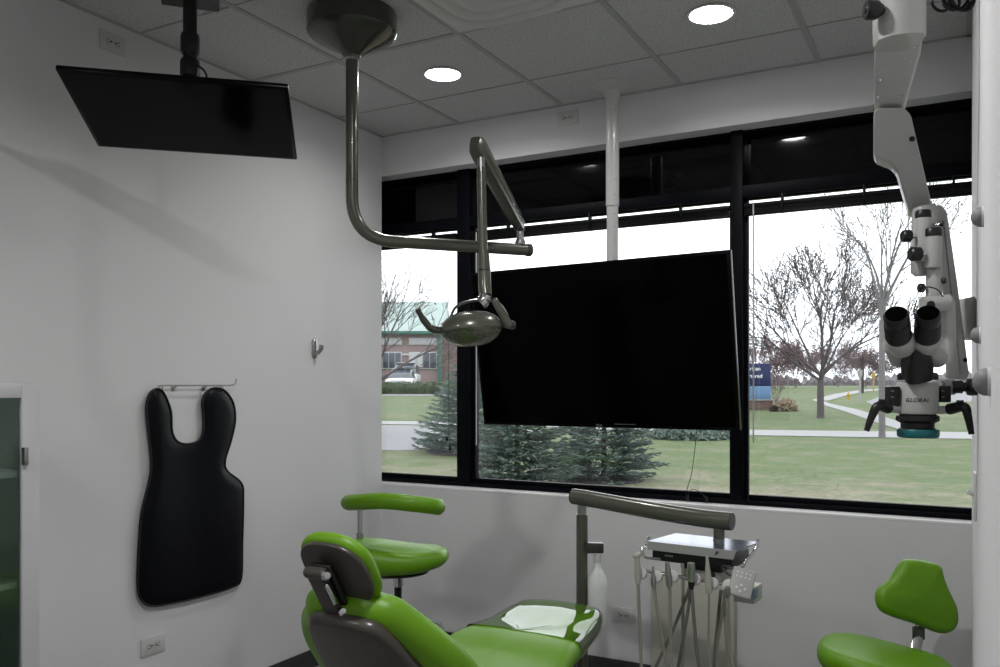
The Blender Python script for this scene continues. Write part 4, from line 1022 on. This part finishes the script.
for i, (hx_, hy_, hd_) in enumerate(hold):
    c = at(hx_ + 2, hy_, hd_ + .02)
    axh = (-FW * .75 + UP * .3 + RT * (-.45)).normalized()
    MB().lathe([(.010, -.026), (.014, -.016), (.020, .002), (.021, .012), (.018, .016), (.0, .018)], c, axh, 22).build('holder', 'white_plastic', du)
    tx_, ty_, kind = tops[i]
    base = at(hx_ - 2 if i < 5 else hx_, hy_ + 9, hd_ - .015); tp = at(tx_, ty_, hd_ - .02)
    d_ = (tp - base)
    hpz = None
    if kind == 'syringe':
        q = MB().tube([base, base + d_ * .3, base + d_ * .8, tp], [.0095, .011, .009, .009], 14).capsule(tp + RT * -.004, tp + RT * .006 + UP * .005, .0105, .0105); q.build('handpiece', 'handpiece', du)
    elif kind == 'thin': MB().tube([base, base + d_ * .35, base + d_ * .5, tp], [.009, .010, .006, .003], 14).build('handpiece', 'steel', du)
    elif kind == 'drill': MB().tube([base, base + d_ * .3, base + d_ * .55, base + d_ * .9, tp], [.010, .011, .010, .007, .005], 14).build('handpiece', 'steel', du)
    elif kind == 'motor':
        MB().tube([base + d_ * .3, base + d_ * .75, base + d_ * .78, tp], [.013, .013, .014, .012], 18).build('handpiece', 'steel', du); MB().tube([base, base + d_ * .32], [.007, .013], 14).build('handpiece_collar', 'black', du)
    elif kind == 'scaler': MB().tube([base, base + d_ * .15, base + d_ * .6, base + d_ * .8, tp], [.010, .0125, .009, .006, .004], 14).build('handpiece', 'handpiece', du)
    else: MB().capsule(base + UP * .02, base, .010, .009).build('hose_clip', 'tube_dark', du)
    ex, ey, ed = ends[i]; ql = at(ex, ey, ed); zlow = .22
    mid_ = at(*mids[i])
    tail = Vector((ql.x + (px_ - ql.x) * .25, ql.y + (py_ - ql.y) * .25, .14)); fin = tmap(.0, .05, -.13)
    pts = cr_open([base + UP * .01, base.lerp(mid_, .4), mid_, ql, tail, tail + Vector((-.12, .12, .02)), Vector((px_, py_ - .05, .13))], 7)
    MB().tube(pts, .0060 if i != 4 else .0038, 9).build('hose', 'tube' if i not in (3,) else 'tube_dark', du)
# slack hoses rising back up to the head
for (pth, mt) in (([(691, 575, 2.93), (688, 592, 2.95), (672, 632, 2.97), (650, 685, 3.0)], 'tube_dark'), ([(693, 580, 2.93), (690, 598, 2.95), (684, 635, 2.97), (675, 690, 2.98)], 'tube_dark'), ([(683, 562, 2.98), (683, 600, 2.98), (683, 640, 2.98), (683, 700, 2.99)], 'tube'),
                  ([(721, 590, 2.9), (718, 620, 2.9), (715, 650, 2.9), (713, 700, 2.9)], 'tube_dark'), ([(727, 588, 2.85), (722, 615, 2.87), (717, 650, 2.88), (714, 700, 2.88)], 'tube'), ([(724, 590, 2.88), (726, 630, 2.88), (728, 660, 2.9), (730, 700, 2.9)], 'tube')):
    P = [at(*q) for q in pth]; P.append(Vector((P[-1].x, P[-1].y, .16))); P.append(Vector((P[-1].x * .6 + px_ * .4, P[-1].y * .6 + py_ * .4, .135)))
    MB().tube(cr_open(P, 6), .0058, 9).build('hose', mt, du)
# keypad
kc = at(742, 583, 2.77); kx = (RT * .93 - UP * .08 - FW * .2).normalized(); kn_ = (-FW * .8 + UP * .55 - RT * .15); kn_ = (kn_ - kx * kn_.dot(kx)).normalized(); ky = kn_.cross(kx)
kx2 = (kx * cos(-.18) + ky * sin(-.18)).normalized(); ky2 = kn_.cross(kx2)
Rk = frame3(kx2, ky2, kn_)
kp = MB().box(kc, (.074, .100, .014), Rk, .006, 3).build('keypad', 'keypad_grey', du)
kb = MB()
for k in range(4):
    a = pi / 2 * k + pi / 4 * 0; kb.box(kc + Rk @ Vector((.013 * cos(a), -.022 + .011 * sin(a), .0075)), (.009, .009, .002), Rk @ Matrix.Rotation(pi / 4, 3, 'Z'), .001)
for u in (-.02, -.007, .007, .02):
    for v in (.018, .032): kb.lathe([(.004, 0), (.0035, .001)], kc + Rk @ Vector((u, v, .0068)), kn_, 10)
kb.build('keypad_buttons', 'plate', kp)
MB().box(at(748, 592, 2.86), (.07, .09, .055), Rt_, .004).build('control_box', 'handpiece', du)
MB().box(at(755.5, 594, 2.80), (.002, .05, .03), Rt_, .0005).build('box_label', 'label_blue', du)
MB().tube(cr_open([at(722, 568, 2.86), at(728, 574, 2.82), at(734, 577, 2.8)], 5), .0035, 8).tube(cr_open([at(722, 566, 2.86), at(732, 567, 2.84), at(738, 570, 2.8)], 5), .003, 8).build('keypad_cable', 'cord', du)

# beige utility cabinet against the window wall
uc0 = Vector((Xat(650, YW - .06), YW - .06, 0)); uc1 = Vector((Xat(734, uc0.y), uc0.y, 0))
uz = winwall(690, 576, YW - .06).z
uc = thing('utility_cabinet', ((uc0.x + uc1.x) / 2, uc0.y + .1, 0), 'plain beige utility box standing behind the hanging hoses', 'cabinet')
MB().bounds((uc0.x, uc0.y, .03), (uc1.x, YW - .002, uz), .012).build('cabinet_body', 'beige', uc)
MB().bounds((uc0.x + .02, uc0.y + .02, 0), (uc1.x - .02, YW - .012, .03)).build('plinth', 'base', uc)
MB().bounds((uc0.x + .012, uc0.y - .004, .06), (uc1.x - .012, uc0.y + .002, uz - .03), .002).build('front_panel', 'beige', uc)

# ================================================================= OUTSIDE
def terrain(s):
    if s < 14: return -.15
    if s < 20: return -.15 + .03 * (s - 14) ** 2 / 12
    if s < 60: return -.06 + .032 * (s - 20)
    return 1.22
def ground_at(px, py):
    lo, hi = 4.0, 900.0
    f = lambda d: H_EYE + (385 - py) / FPX * d - terrain(d)
    if f(hi) > 0: return at(px, py, 200)
    for _ in range(60):
        m_ = (lo + hi) / 2
        if f(m_) > 0: lo = m_
        else: hi = m_
    p = at(px, py, lo); return p
def zg(p): return terrain(Vector((p[0], p[1], 0)).dot(FW))
gr = MB(); ss = [4.6, 6, 8, 10, 12, 13, 14, 15, 16, 17, 18, 19, 20, 22, 25, 28, 32, 36, 40, 45, 50, 55, 60, 70, 80, 120, 200, 500]; ls = [-300, -120, -60, -30, -15, -5, 0, 5, 15, 30, 60, 120, 300]
vs = [FW * s + RT * l + UP * terrain(s) for s in ss for l in ls]
K = len(ls); fs = [(i * K + j, i * K + j + 1, (i + 1) * K + j + 1, (i + 1) * K + j) for i in range(len(ss) - 1) for j in range(K - 1)]
tag(MB().add(vs, fs).build('ground', 'lawn', origin=(0, 0, 0)), kind='structure')
def strip(nm, left, right, material, up=.02, n=6):
    """paved strip between two pixel polylines lying on the ground"""
    A = [ground_at(*q) for q in left]; B = [ground_at(*q) for q in right]
    vs = []; m_ = 6; path = []
    for i in range(len(A) - 1):
        for k in range(n): t = k / n; path.append((A[i].lerp(A[i + 1], t), B[i].lerp(B[i + 1], t)))
    path.append((A[-1], B[-1]))
    for a, b_ in path:
        for j in range(m_ + 1): p = a.lerp(b_, j / m_); p.z = zg(p) + up; vs.append(p)
    w_ = m_ + 1; fs = [(i * w_ + j, i * w_ + j + 1, (i + 1) * w_ + j + 1, (i + 1) * w_ + j) for i in range(len(path) - 1) for j in range(m_)]
    return tag(MB().add(vs, fs).build(nm, material, origin=(0, 0, 0)), kind='structure')
strip('trim_3', [(330, 421), (460, 422), (560, 424), (660, 426), (744, 430), (860, 431.5), (1010, 433)], [(330, 424), (460, 425.5), (560, 428), (660, 432), (744, 435.5), (860, 437.5), (1010, 440)], 'concrete', .014)
strip('trim_4', [(330, 425), (400, 425.5), (460, 427), (540, 431)], [(330, 449), (400, 451), (460, 448), (540, 436)], 'asphalt', .010)
strip('trim_5', [(812, 400), (818, 402.5), (826, 406), (846, 412), (868, 420), (900, 430)], [(828, 399), (824, 401), (829, 403.5), (856, 409.5), (884, 417), (925, 430)], 'concrete', .014)
strip('trim_6', [(812, 400), (835, 394), (862, 390), (890, 388.5)], [(828, 401), (845, 396), (866, 391.6), (892, 389.6)], 'concrete', .018)
strip('trim_7', [(866, 402), (880, 397), (900, 392), (960, 391)], [(872, 405), (893, 404), (925, 402), (1000, 402)], 'asphalt', .014)
strip('trim_8', [(330, 396), (400, 396), (470, 396)], [(330, 391), (400, 391), (470, 391)], 'asphalt', .014)

# spruces ---------------------------------------------------------------
def spruce(px, py, height, radius, lab, seed, mt='needles', dens=1.0):
    rnd = random.Random(seed); b0 = ground_at(px, py); b0.z = zg(b0)
    rt_ = thing('spruce_tree', b0, lab, 'tree', 'spruces on the lawn')
    MB().tube([b0 - UP * .1, b0 + UP * height * .5, b0 + UP * height * .96], [radius * .06, radius * .035, .008], 8).build('trunk', 'bark_dark', rt_)
    vs = []; fs = []
    z = height * .03; 
    while z < height * .98:
        k = z / height; R = radius * (1 - k) ** .75 * (1.0 if k > .08 else .85) + .06
        nb = max(5, int(16 * (1 - k * .6) * dens))
        off_ = rnd.random() * 6
        for j in range(nb):
            a = off_ + 2 * pi * j / nb + rnd.uniform(-.2, .2); Rl = R * rnd.uniform(.72, 1.12); dr = Vector((cos(a), sin(a), 0)); sd_ = Vector((-sin(a), cos(a), 0))
            z0_ = z + rnd.uniform(-.06, .06)
            nt_ = max(4, int(Rl / .06))
            for q in range(nt_):
                s_ = (q + rnd.random() * .6) / nt_
                if s_ < .25: continue
                p = b0 + dr * Rl * s_ + UP * (z0_ - .22 * Rl * s_ + .26 * Rl * s_ * s_)
                wsp = Rl * .20 * (1.15 - s_) + .03
                for e in range(5):
                    sgn = (-1) ** e; ln_ = rnd.uniform(.09, .17)
                    dd = (dr * rnd.uniform(.5, 1) + sd_ * sgn * rnd.uniform(.15, 1.0) + UP * rnd.uniform(-.25, .35)).normalized()
                    q0 = p + sd_ * sgn * rnd.uniform(0, wsp); tip = q0 + dd * ln_
                    s1 = dd.orthogonal().normalized() * ln_ * .10; s2 = dd.cross(s1)
                    m__ = q0 + dd * ln_ * .4; o = len(vs)
                    vs += [q0, m__ + s1, m__ + s2 * .8 - s1 * .4, m__ - s2 * .8 - s1 * .4, tip]
                    fs += [(o, o + 1, o + 2), (o, o + 2, o + 3), (o, o + 3, o + 1), (o + 4, o + 2, o + 1), (o + 4, o + 3, o + 2), (o + 4, o + 1, o + 3)]
        z += height * .038 if height < 3 else .11
    mb = MB(); mb.v = vs; mb.f = fs
    o = mb.build('foliage', mt, rt_, recalc=False); tag(o, None)
    # ring of mulch
    mu = MB().lathe([(radius * .75, -.05), (radius * .7, .03), (radius * .3, .05), (0, .05)], b0, UP, 24); mu.build('mulch_bed', 'mulch', rt_)
spruce(470, 452, 2.3, 1.35, 'smaller spruce tree at left, showing both sides of the left mullion', 3, 'needles2')
spruce(517, 487, 2.0, .92, 'wide spruce below the big screen, left of the larger pair', 11, 'needles')
spruce(604, 480, 2.15, .92, 'wide spruce below the big screen, right of the larger pair', 12, 'needles2')
# low juniper behind
def shrub(px, py, rx, ry, h, lab, mt, n=900, seed=1, name='shrub', leaf=.06, cat='shrub', up=0):
    rnd = random.Random(seed); b0 = ground_at(px, py); b0.z = zg(b0); vs = []; fs = []
    for i in range(n):
        a = rnd.uniform(0, 2 * pi); r = sqrt(rnd.random()) ; z = h * sqrt(max(0, 1 - r * r)) * rnd.uniform(.3, 1)
        p = b0 + RT * cos(a) * r * rx + FW * sin(a) * r * ry + UP * z
        d = Vector((rnd.gauss(0, 1), rnd.gauss(0, 1), rnd.gauss(0, 1) + up)).normalized() * leaf * rnd.uniform(.7, 1.4); s1 = d.orthogonal() * .35; s2 = d.cross(s1).normalized() * s1.length; o = len(vs)
        vs += [p, p + d * .4 + s1, p + d * .4 - s1 * .5 + s2 * .8, p + d * .4 - s1 * .5 - s2 * .8, p + d]; fs += [(o, o + 1, o + 2), (o, o + 2, o + 3), (o, o + 3, o + 1), (o + 4, o + 2, o + 1), (o + 4, o + 3, o + 2), (o + 4, o + 1, o + 3)]
    mb = MB(); mb.v = vs; mb.f = fs
    mb.lathe([(rx * .5, 0), (rx * .6, h * .2), (rx * .45, h * .5), (0, h * .6)], b0, UP, 10) if rx == ry else None
    o = mb.build(name, mt, None, b0, recalc=False); return tag(o, lab, cat)
shrub(690, 438, 1.1, .8, .35, 'dark low juniper seen just under the big screen', 'needles', 1600, 5, leaf=.12)

# bare trees -------------------------------------------------------------
def bare_tree(base, height, tr, lab, seed, mt='bark', leaves=0, spread=.75, first=.2, levels=6, lean=(0, 0), leafmat='dryleaf', nfirst=7, minr=.006, ls_=.03):
    rnd = random.Random(seed); rt_ = thing('bare_tree', base, lab, 'tree', 'bare trees outside')
    vs = []; fs = []; tips = []
    def seg(p, q, r0_, r1_, n):
        d = (q - p).normalized(); a = d.orthogonal().normalized(); b_ = d.cross(a); o = len(vs)
        for (c, r_) in ((p, r0_), (q, r1_)):
            for k in range(n): an = 2 * pi * k / n; vs.append(c + (a * cos(an) + b_ * sin(an)) * r_)
        for k in range(n): fs.append((o + k, o + (k + 1) % n, o + n + (k + 1) % n, o + n + k))
    def grow(p, d, L, r, lev):
        if lev > levels or r < .0024: tips.append(p); return
        ns = 4 if lev < 3 else 3; q = p; dd = d.copy(); r_ = r
        for i in range(ns):
            nd = (dd + Vector((rnd.gauss(0, .09), rnd.gauss(0, .09), rnd.gauss(0, .06) + .06))).normalized()
            q2 = q + nd * L / ns; r2 = r_ * (.86 if lev else .9)
            seg(q, q2, max(r_, minr), max(r2, minr * .8), 8 if lev < 2 else (5 if lev < 4 else 3))
            if lev >= 1 and (i > 0 or lev > 2):
                for _ in range(1 if rnd.random() < .75 else 2):
                    sd2 = nd.orthogonal().normalized(); sd2.rotate(Matrix.Rotation(rnd.uniform(0, 2 * pi), 3, nd)); bd_ = (nd * .9 + sd2 * rnd.uniform(.45, .85)).normalized()
                    grow(q2, bd_, L * rnd.uniform(.5, .72), r2 * .58, lev + 1)
            q, dd, r_ = q2, nd, r2
        for _ in range(2): 
            sd2 = dd.orthogonal().normalized(); sd2.rotate(Matrix.Rotation(rnd.uniform(0, 2 * pi), 3, dd)); grow(q, (dd + sd2 * .3).normalized(), L * .6, r_ * .7, lev + 1)
    t0 = base - UP * .1; th = height * first; p1 = base + UP * th + Vector((lean[0], lean[1], 0)) * .3
    seg(t0 - UP * .05, base + UP * .08, tr * 1.3, tr, 10); seg(base + UP * .08, p1, tr, tr * .86, 10)
    tr_ = len(vs)
    for k in range(nfirst):
        a = 2 * pi * k / nfirst * 1.618 * 1.5 + rnd.uniform(-.3, .3); el = spread * rnd.uniform(.6, 1.25) * (0.25 if k == 0 else 1)
        d = Vector((cos(a) * sin(el), sin(a) * sin(el), cos(el)))
        grow(p1 + UP * (k * .06 * th * .6 - .0) * 1.0 - UP * .1, d, height * rnd.uniform(.30, .38), tr * (.62 if k == 0 else .42), 1)
    mb = MB(); mb.v = vs; mb.f = fs; mb.build('branches', mt, rt_, recalc=False)
    if leaves:
        vs2 = []; fs2 = []
        for i in range(leaves):
            p = rnd.choice(tips) if tips else p1
            gs_ = .08 if ls_ < .05 else .22; p = p + Vector((rnd.gauss(0, gs_), rnd.gauss(0, gs_), rnd.gauss(0, gs_))); d = Vector((rnd.gauss(0, 1), rnd.gauss(0, 1), rnd.gauss(0, 1) + (0 if ls_ < .05 else .8))).normalized() * ls_; s1 = d.orthogonal() * (1 if ls_ < .05 else .12); s2 = d.cross(s1).normalized() * ls_ * .3; o = len(vs2)
            vs2 += [p - d, p + s1, p + d, p - s1 * .8 + s2]; fs2 += [(o, o + 1, o + 2), (o, o + 2, o + 3), (o + 1, o + 3, o + 2), (o, o + 3, o + 1)]
        mb = MB(); mb.v = vs2; mb.f = fs2; tag(mb.build('dry_leaves', leafmat, rt_, recalc=False), kind='stuff')
    return rt_
g0 = ground_at(820.5, 418); g0.z = zg(g0)
bare_tree(g0, 6.6, .125, 'spreading bare tree on the lawn in the right window', 21, 'bark', 1500, .82, .20, 6, nfirst=9, minr=.011)
g0 = ground_at(882, 438); g0.z = zg(g0)
bare_tree(g0, 6.2, .085, 'slim pale bare tree behind the microscope', 8, 'bark_light', 120, .36, .50, 5, nfirst=6)
g0 = ground_at(372, 436); g0.z = zg(g0)
bare_tree(g0, 5.2, .10, 'bare tree reaching in at the left edge of the narrow window', 33, 'bark', 60, .8, .25, 5, nfirst=7)
# distant shrubs and trees
for i, (px, py, d, h, sd_, lab) in enumerate([(776, 404, 38, 2.4, 41, 'reddish bare shrub just right of the blue sign'), (796, 392, 62, 4.4, 42, 'distant reddish bare tree left of the big trunk'), (866, 392, 70, 4.4, 43, 'distant bare tree between the big tree and the slim pale one'), (764, 389, 75, 6.0, 44, 'farthest reddish bare tree above the blue sign'), (838, 389, 85, 6.2, 45, 'farthest bare tree right of the big trunk')]):
    g0 = at(px, py, d); g0.z = zg(g0); bare_tree(g0, h, .06 if i else .03, lab, sd_, 'redtwig', 1900 if i else 120, .95 if i else .6, .08, 5 if i else 4, leafmat='redtwig', nfirst=10 if i else 7, minr=.018 if i else .010, ls_=.16 if i else .07)
# sign --------------------------------------------------------------------
sg_d = 35.0; sb = at(757, 411, sg_d); gz = zg(sb)
sgn_ = thing('bank_sign', (sb.x, sb.y, gz), 'navy and pale blue sign on a brick base outside the right window', 'sign')
def sgp(px, py): return at(px, py, sg_d)
L0 = sgp(728, 400); R0 = sgp(769.5, 400)
Rs = rotz(YAW); zb1 = sgp(0, 399).z; wS = (R0 - L0).length; cS = (L0 + R0) / 2
def sbox(z0_, z1_, w_, dep, name, mt):
    return MB().box((cS.x, cS.y, (z0_ + z1_) / 2), (w_, dep, z1_ - z0_), Rs, .01).build(name, mt, sgn_)
zt1 = sgp(0, 363.5).z; zm1 = sgp(0, 386).z
sbox(zm1, zt1, wS, .35, 'name_panel', 'sign_blue'); sbox(zb1 - .02, zm1, wS, .34, 'lower_panel', 'sign_light'); 
brk = MB().box((cS.x, cS.y, (gz - .1 + zb1) / 2), (wS + .1, .6, zb1 - gz + .1), Rs).build('brick_base', 'brick', sgn_)
MB().box((cS.x, cS.y, zb1 - .03), (wS + .2, .7, .06), Rs).build('cap_stone', 'concrete', sgn_)
for txt, py in (('American', 370.5), ('Chartered', 377.8), ('Bank', 384.6)):
    q = sgp(738, py); text_mesh(txt, .225, q - FW * .18, RT, UP, 'lettering', 'lettering', sgn_, .002, .005)
# brick texture
m = M['brick']; n = m.node_tree; b = n.nodes['Principled BSDF']; bt_ = n.nodes.new('ShaderNodeTexBrick'); bt_.inputs['Scale'].default_value = 4
bt_.inputs['Color1'].default_value = (0.108, 0.049, 0.041, 1); bt_.inputs['Color2'].default_value = (0.153, 0.090, 0.076, 1); bt_.inputs['Mortar'].default_value = (0.224, 0.215, 0.206, 1)
t = n.nodes.new('ShaderNodeTexCoord'); mp_ = n.nodes.new('ShaderNodeMapping'); mp_.inputs['Rotation'].default_value = (pi / 2, 0, 0); n.links.new(t.outputs['Object'], mp_.inputs[0]); n.links.new(mp_.outputs[0], bt_.inputs['Vector']); n.links.new(bt_.outputs[0], b.inputs['Base Color'])
shrub(785, 411, .36, .3, .34, 'tuft of tan ornamental grass beside the brick sign base', 'grassdry', 260, 9, 'ornamental_grass', .22, 'grass', 1.6)
shrub(774, 411.5, .12, .12, .2, 'small dark shrub between sign base and tan grass', 'bark_dark', 260, 10, 'shrub', .10)
# hydrant
hg_ = ground_at(848.5, 400); hz = zg(hg_)
hy = thing('fire_hydrant', (hg_.x, hg_.y, hz), 'small yellow fire hydrant by the curving path', 'hydrant')
hs = .55; MB().lathe([(r_ * hs, z_ * hs) for r_, z_ in [(.16, 0), (.16, .05), (.11, .07), (.11, .45), (.15, .47), (.15, .52), (.11, .60), (.04, .66), (.03, .72), (0, .72)]], (hg_.x, hg_.y, hz), n=16).build('barrel', 'yellow', hy)
MB().tube([Vector((hg_.x, hg_.y, hz + .38 * hs)) - RT * .2 * hs, Vector((hg_.x, hg_.y, hz + .38 * hs)) + RT * .2 * hs], .07 * hs, 12).build('outlet_cap', 'yellow', hy)
# posts
for (px, pyt, pyb, r, mt, lab, name) in ((860, 369, 404, .05, 'concrete', 'pale street sign post beyond the hydrant', 'sign_post'), (862.5, 357, 393, .08, 'bark_dark', 'dark utility post beside the pale sign post', 'utility_post'), (873.5, 372, 392, .04, 'yellow', 'yellow marker post beyond the curving path', 'marker_post')):
    g0 = ground_at(px, pyb); d_ = g0.dot(FW); zt__ = at(px, pyt, d_).z; g0.z = zg(g0)
    o = thing(name, g0, lab, 'post'); MB().tube([g0, Vector((g0.x, g0.y, zt__))], r, 8).build('post', mt, o)
    MB().box(Vector((g0.x, g0.y, zt__ - .2)), (.22, .05, .3), rotz(YAW), .01).build('head_plate', mt, o)
# hedge
hd0 = at(330, 390, 50); 
rnd = random.Random(77); vs = []; fs = []
hA = at(350, 390, 50); hB = at(470, 390, 50)
core = MB()
K = 40; prof = [(-.5, -.2), (-.55, .4), (-.45, .62), (0, .68), (.45, .62), (.55, .4), (.5, 0)]
for i in range(K + 1):
    c = hA.lerp(hB, i / K); c.z = .9
    for (o_, z_) in prof: vs.append(c + FW * (o_ + rnd.uniform(-.08, .08)) + UP * (z_ + rnd.uniform(-.05, .06)))
w_ = len(prof); fs = [(i * w_ + j, i * w_ + j + 1, (i + 1) * w_ + j + 1, (i + 1) * w_ + j) for i in range(K) for j in range(w_ - 1)]
for i in range(2500):
    c = hA.lerp(hB, rnd.random()); a = rnd.uniform(0, pi); p = c + FW * cos(a) * .55 + UP * (.9 - c.z + .1 + .6 * sin(a) * rnd.uniform(.5, 1)); d = Vector((rnd.gauss(0, 1), rnd.gauss(0, 1), rnd.gauss(0, 1))).normalized() * .08; s1 = d.orthogonal(); o = len(vs)
    vs += [p - d, p + s1, p + d]; fs += [(o, o + 1, o + 2)]
mb = MB(); mb.v = vs; mb.f = fs; tag(mb.build('hedge', 'hedge', recalc=False), 'low clipped green hedge in front of the parked cars', 'hedge')
# cars behind the hedge ------------------------------------------------------
def car(px, d, w_, h_, L, mt, lab, suv):
    c = at(px, 390, d); c.z = zg(c); R = rotz(YAW); root = thing('parked_car', c, lab, 'car', 'parked cars')
    f = lambda u, v, z_: c + R @ Vector((u, v, z_))
    def loft(st):
        vs = []; fs = []; n = 16
        for (v, zlo, zhi, hw_) in st:
            for k in range(n):
                an = 2 * pi * k / n; vs.append(f(hw_ * math.copysign(abs(cos(an)) ** .45, cos(an)), v, (zlo + zhi) / 2 + (zhi - zlo) / 2 * math.copysign(abs(sin(an)) ** .45, sin(an))))
        for i in range(len(st) - 1):
            for k in range(n): fs.append((i * n + k, i * n + (k + 1) % n, (i + 1) * n + (k + 1) % n, (i + 1) * n + k))
        fs += [tuple(range(n)), tuple((len(st) - 1) * n + k for k in range(n))]
        return MB().add(vs, fs)
    hw_ = w_ / 2; bh = h_ * .58
    loft([(-L / 2, .3, bh * .75, hw_ * .85), (-L / 2 + .25, .2, bh * .9, hw_ * .97), (-L * .2, .2, bh, hw_), (L * .3, .2, bh * 1.02, hw_), (L / 2 - .2, .22, bh, hw_ * .95), (L / 2, .3, bh * .8, hw_ * .85)]).build('car_body', mt, root, sharp=50)
    loft([(-L * .22, bh - .05, bh + .02, hw_ * .85), (-L * .05, bh - .05, h_ * .97, hw_ * .76), (L * .18, bh - .05, h_, hw_ * .76), (L * (.42 if suv else .30), bh - .05, h_ * .95 if suv else h_ * .85, hw_ * .78), (L * (.48 if suv else .40), bh - .05, bh + .04, hw_ * .8)]).build('cabin_glass', 'carglass', root, sharp=50)
    MB().box(f(0, L * .1, h_ - .01), (w_ * .68, L * .35, .05), R, .02).build('roof', mt, root)
    for su in (-1, 1):
        for sv in (-1, 1): MB().lathe([(.30, -.1), (.32, -.08), (.32, .08), (.30, .1)], f(su * (hw_ - .1), sv * L * .3, .32), R @ Vector((1, 0, 0)), 18).build('wheel', 'tyre', root)
        MB().box(f(su * hw_ * .68, -L / 2 + .02, bh * .68), (.28, .06, .12), R, .02).build('headlight', 'chrome', root)
car(402, 56, 1.8, 1.42, 4.4, 'carwhite', 'white parked car nearest the hedge', False)
car(406, 63, 1.95, 1.85, 4.8, 'carwhite', 'white tall car parked behind the white sedan', True)
# building ---------------------------------------------------------------
bd_d = 80.0
def bp(px, py): return at(px, py, bd_d)
bA_, bB_ = bp(300, 390), bp(441, 390); gz = 1.22
bld = thing('brick_building', ((bA_ + bB_) / 2).xy.to_3d() + UP * gz, 'low brick building with pale green metal roof beyond the narrow window', 'building')
def bbox(px0, py0, px1, py1, dd, thick, name, mt, parent=None):
    a, b_ = bp(px0, py0), bp(px1, py1); c = (a + b_) / 2 + FW * dd
    return MB().box(c, (abs((b_ - a).dot(RT)), thick, abs(a.z - b_.z)), rotz(YAW), .01).build(name, mt, parent or bld)
bbox(300, 334, 441, 391, 6, 12, 'wall', 'brickwall'); bbox(300, 353.5, 441, 355.5, -.05, .2, 'stone_band', 'house_white')
bbox(441, 326, 520, 391, 7, 10, 'side_wing', 'brickwall')
e0, e1 = bp(296, 333), bp(443, 333)
zE = e0.z; zR = bp(0, 303).z + .8
rf = MB(); q0 = e0 - FW * .8; q1 = e1 - FW * .8; dpt = 16
r0_ = q0 + FW * dpt / 2; r1_ = q1 + FW * dpt / 2; r0_.z = r1_.z = zR; q2 = q1 + FW * dpt; q3 = q0 + FW * dpt
rf.add([q0, q1, r1_, r0_, q3, q2], [(0, 1, 2, 3), (3, 2, 5, 4), (1, 5, 2), (0, 3, 4), (0, 4, 5, 1)]).build('roof', 'roof_green', bld)
rs = MB()
for k in range(50):
    t = k / 49; a = q0.lerp(q1, t); b_ = r0_.lerp(r1_, t); rs.tube([a + UP * .03, b_ + UP * .03], .035, 4)
rs.build('roof_seams', 'roof_green', bld)
bbox(296, 331.5, 443, 334.5, -.8, .25, 'fascia', 'eave_green')
bbox(441, 324, 530, 327, 1, .3, 'wing_fascia', 'house_white')
for (x0, x1) in ((326, 346), (350, 372), (376, 402), (409, 437)):
    wv = bbox(x0, 338, x1, 345, -.06, .15, 'upper_window', 'house_white')
    for k in range(3): bbox(x0 + 1 + (x1 - x0 - 1) * k / 3, 339, x0 + (x1 - x0 - 1) * (k + 1) / 3, 344.2, -.16, .06, 'pane', M['darkpane'] if 0 else 'house_white', wv)
    wl = bbox(x0, 352, x1, 369, -.06, .2, 'window', 'house_white')
    for k in range(4):
        bbox(x0 + 1 + (x1 - x0 - 1) * k / 4, 353, x0 + (x1 - x0 - 1) * (k + 1) / 4, 368, -.2, .06, 'pane', 'darkpane' if k >= (2 if x0 > 400 else 0) else 'house_white', wl)
bbox(438.5, 335, 441.5, 391, -.3, .3, 'green_column', 'eave_green')
# far horizon: distant tree line and low buildings
for i, (x0, x1, y0_, d) in enumerate([(660, 745, 368, 260), (745, 800, 372, 230), (800, 860, 374, 260), (862, 930, 371, 240), (925, 990, 368, 220)]):
    rnd = random.Random(90 + i); a = at(x0, 380, d); b_ = at(x1, 380, d); vs = []; fs = []; K = 50; c0 = (a + b_) / 2; c0.z = 1.22
    for k in range(K + 1):
        p = a.lerp(b_, k / K); h = (385 - y0_) / 850 * d + H_EYE - .9; h *= .62 + .55 * noise.noise(Vector((k * .35, i * 7, 0)))
        h *= sqrt(max(.02, 1 - (2 * k / K - 1) ** 4))
        for (o_, z_) in ((-2, 0), (-2.2, h * .6), (-1, h * .95), (0, h), (1, h * .95), (2.2, h * .6), (2, 0)): vs.append(Vector((p.x, p.y, 1.2)) + FW * (o_ + rnd.uniform(-.3, .3)) + UP * max(0, z_ * rnd.uniform(.88, 1.08)))
    fs = [(k * 7 + j, k * 7 + j + 1, (k + 1) * 7 + j + 1, (k + 1) * 7 + j) for k in range(K) for j in range(6)]
    mb = MB(); mb.v = vs; mb.f = fs; o = mb.build('distant_tree_line', 'farwood', None, c0, recalc=False)
    tag(o, ['hazy distant tree line hidden mostly by the big screen', 'hazy distant tree line behind the blue sign', 'hazy distant tree line behind the big trunk', 'hazy distant tree line behind the slim pale tree', 'hazy distant tree line at the far right of the window'][i], 'tree line', 'distant tree lines')
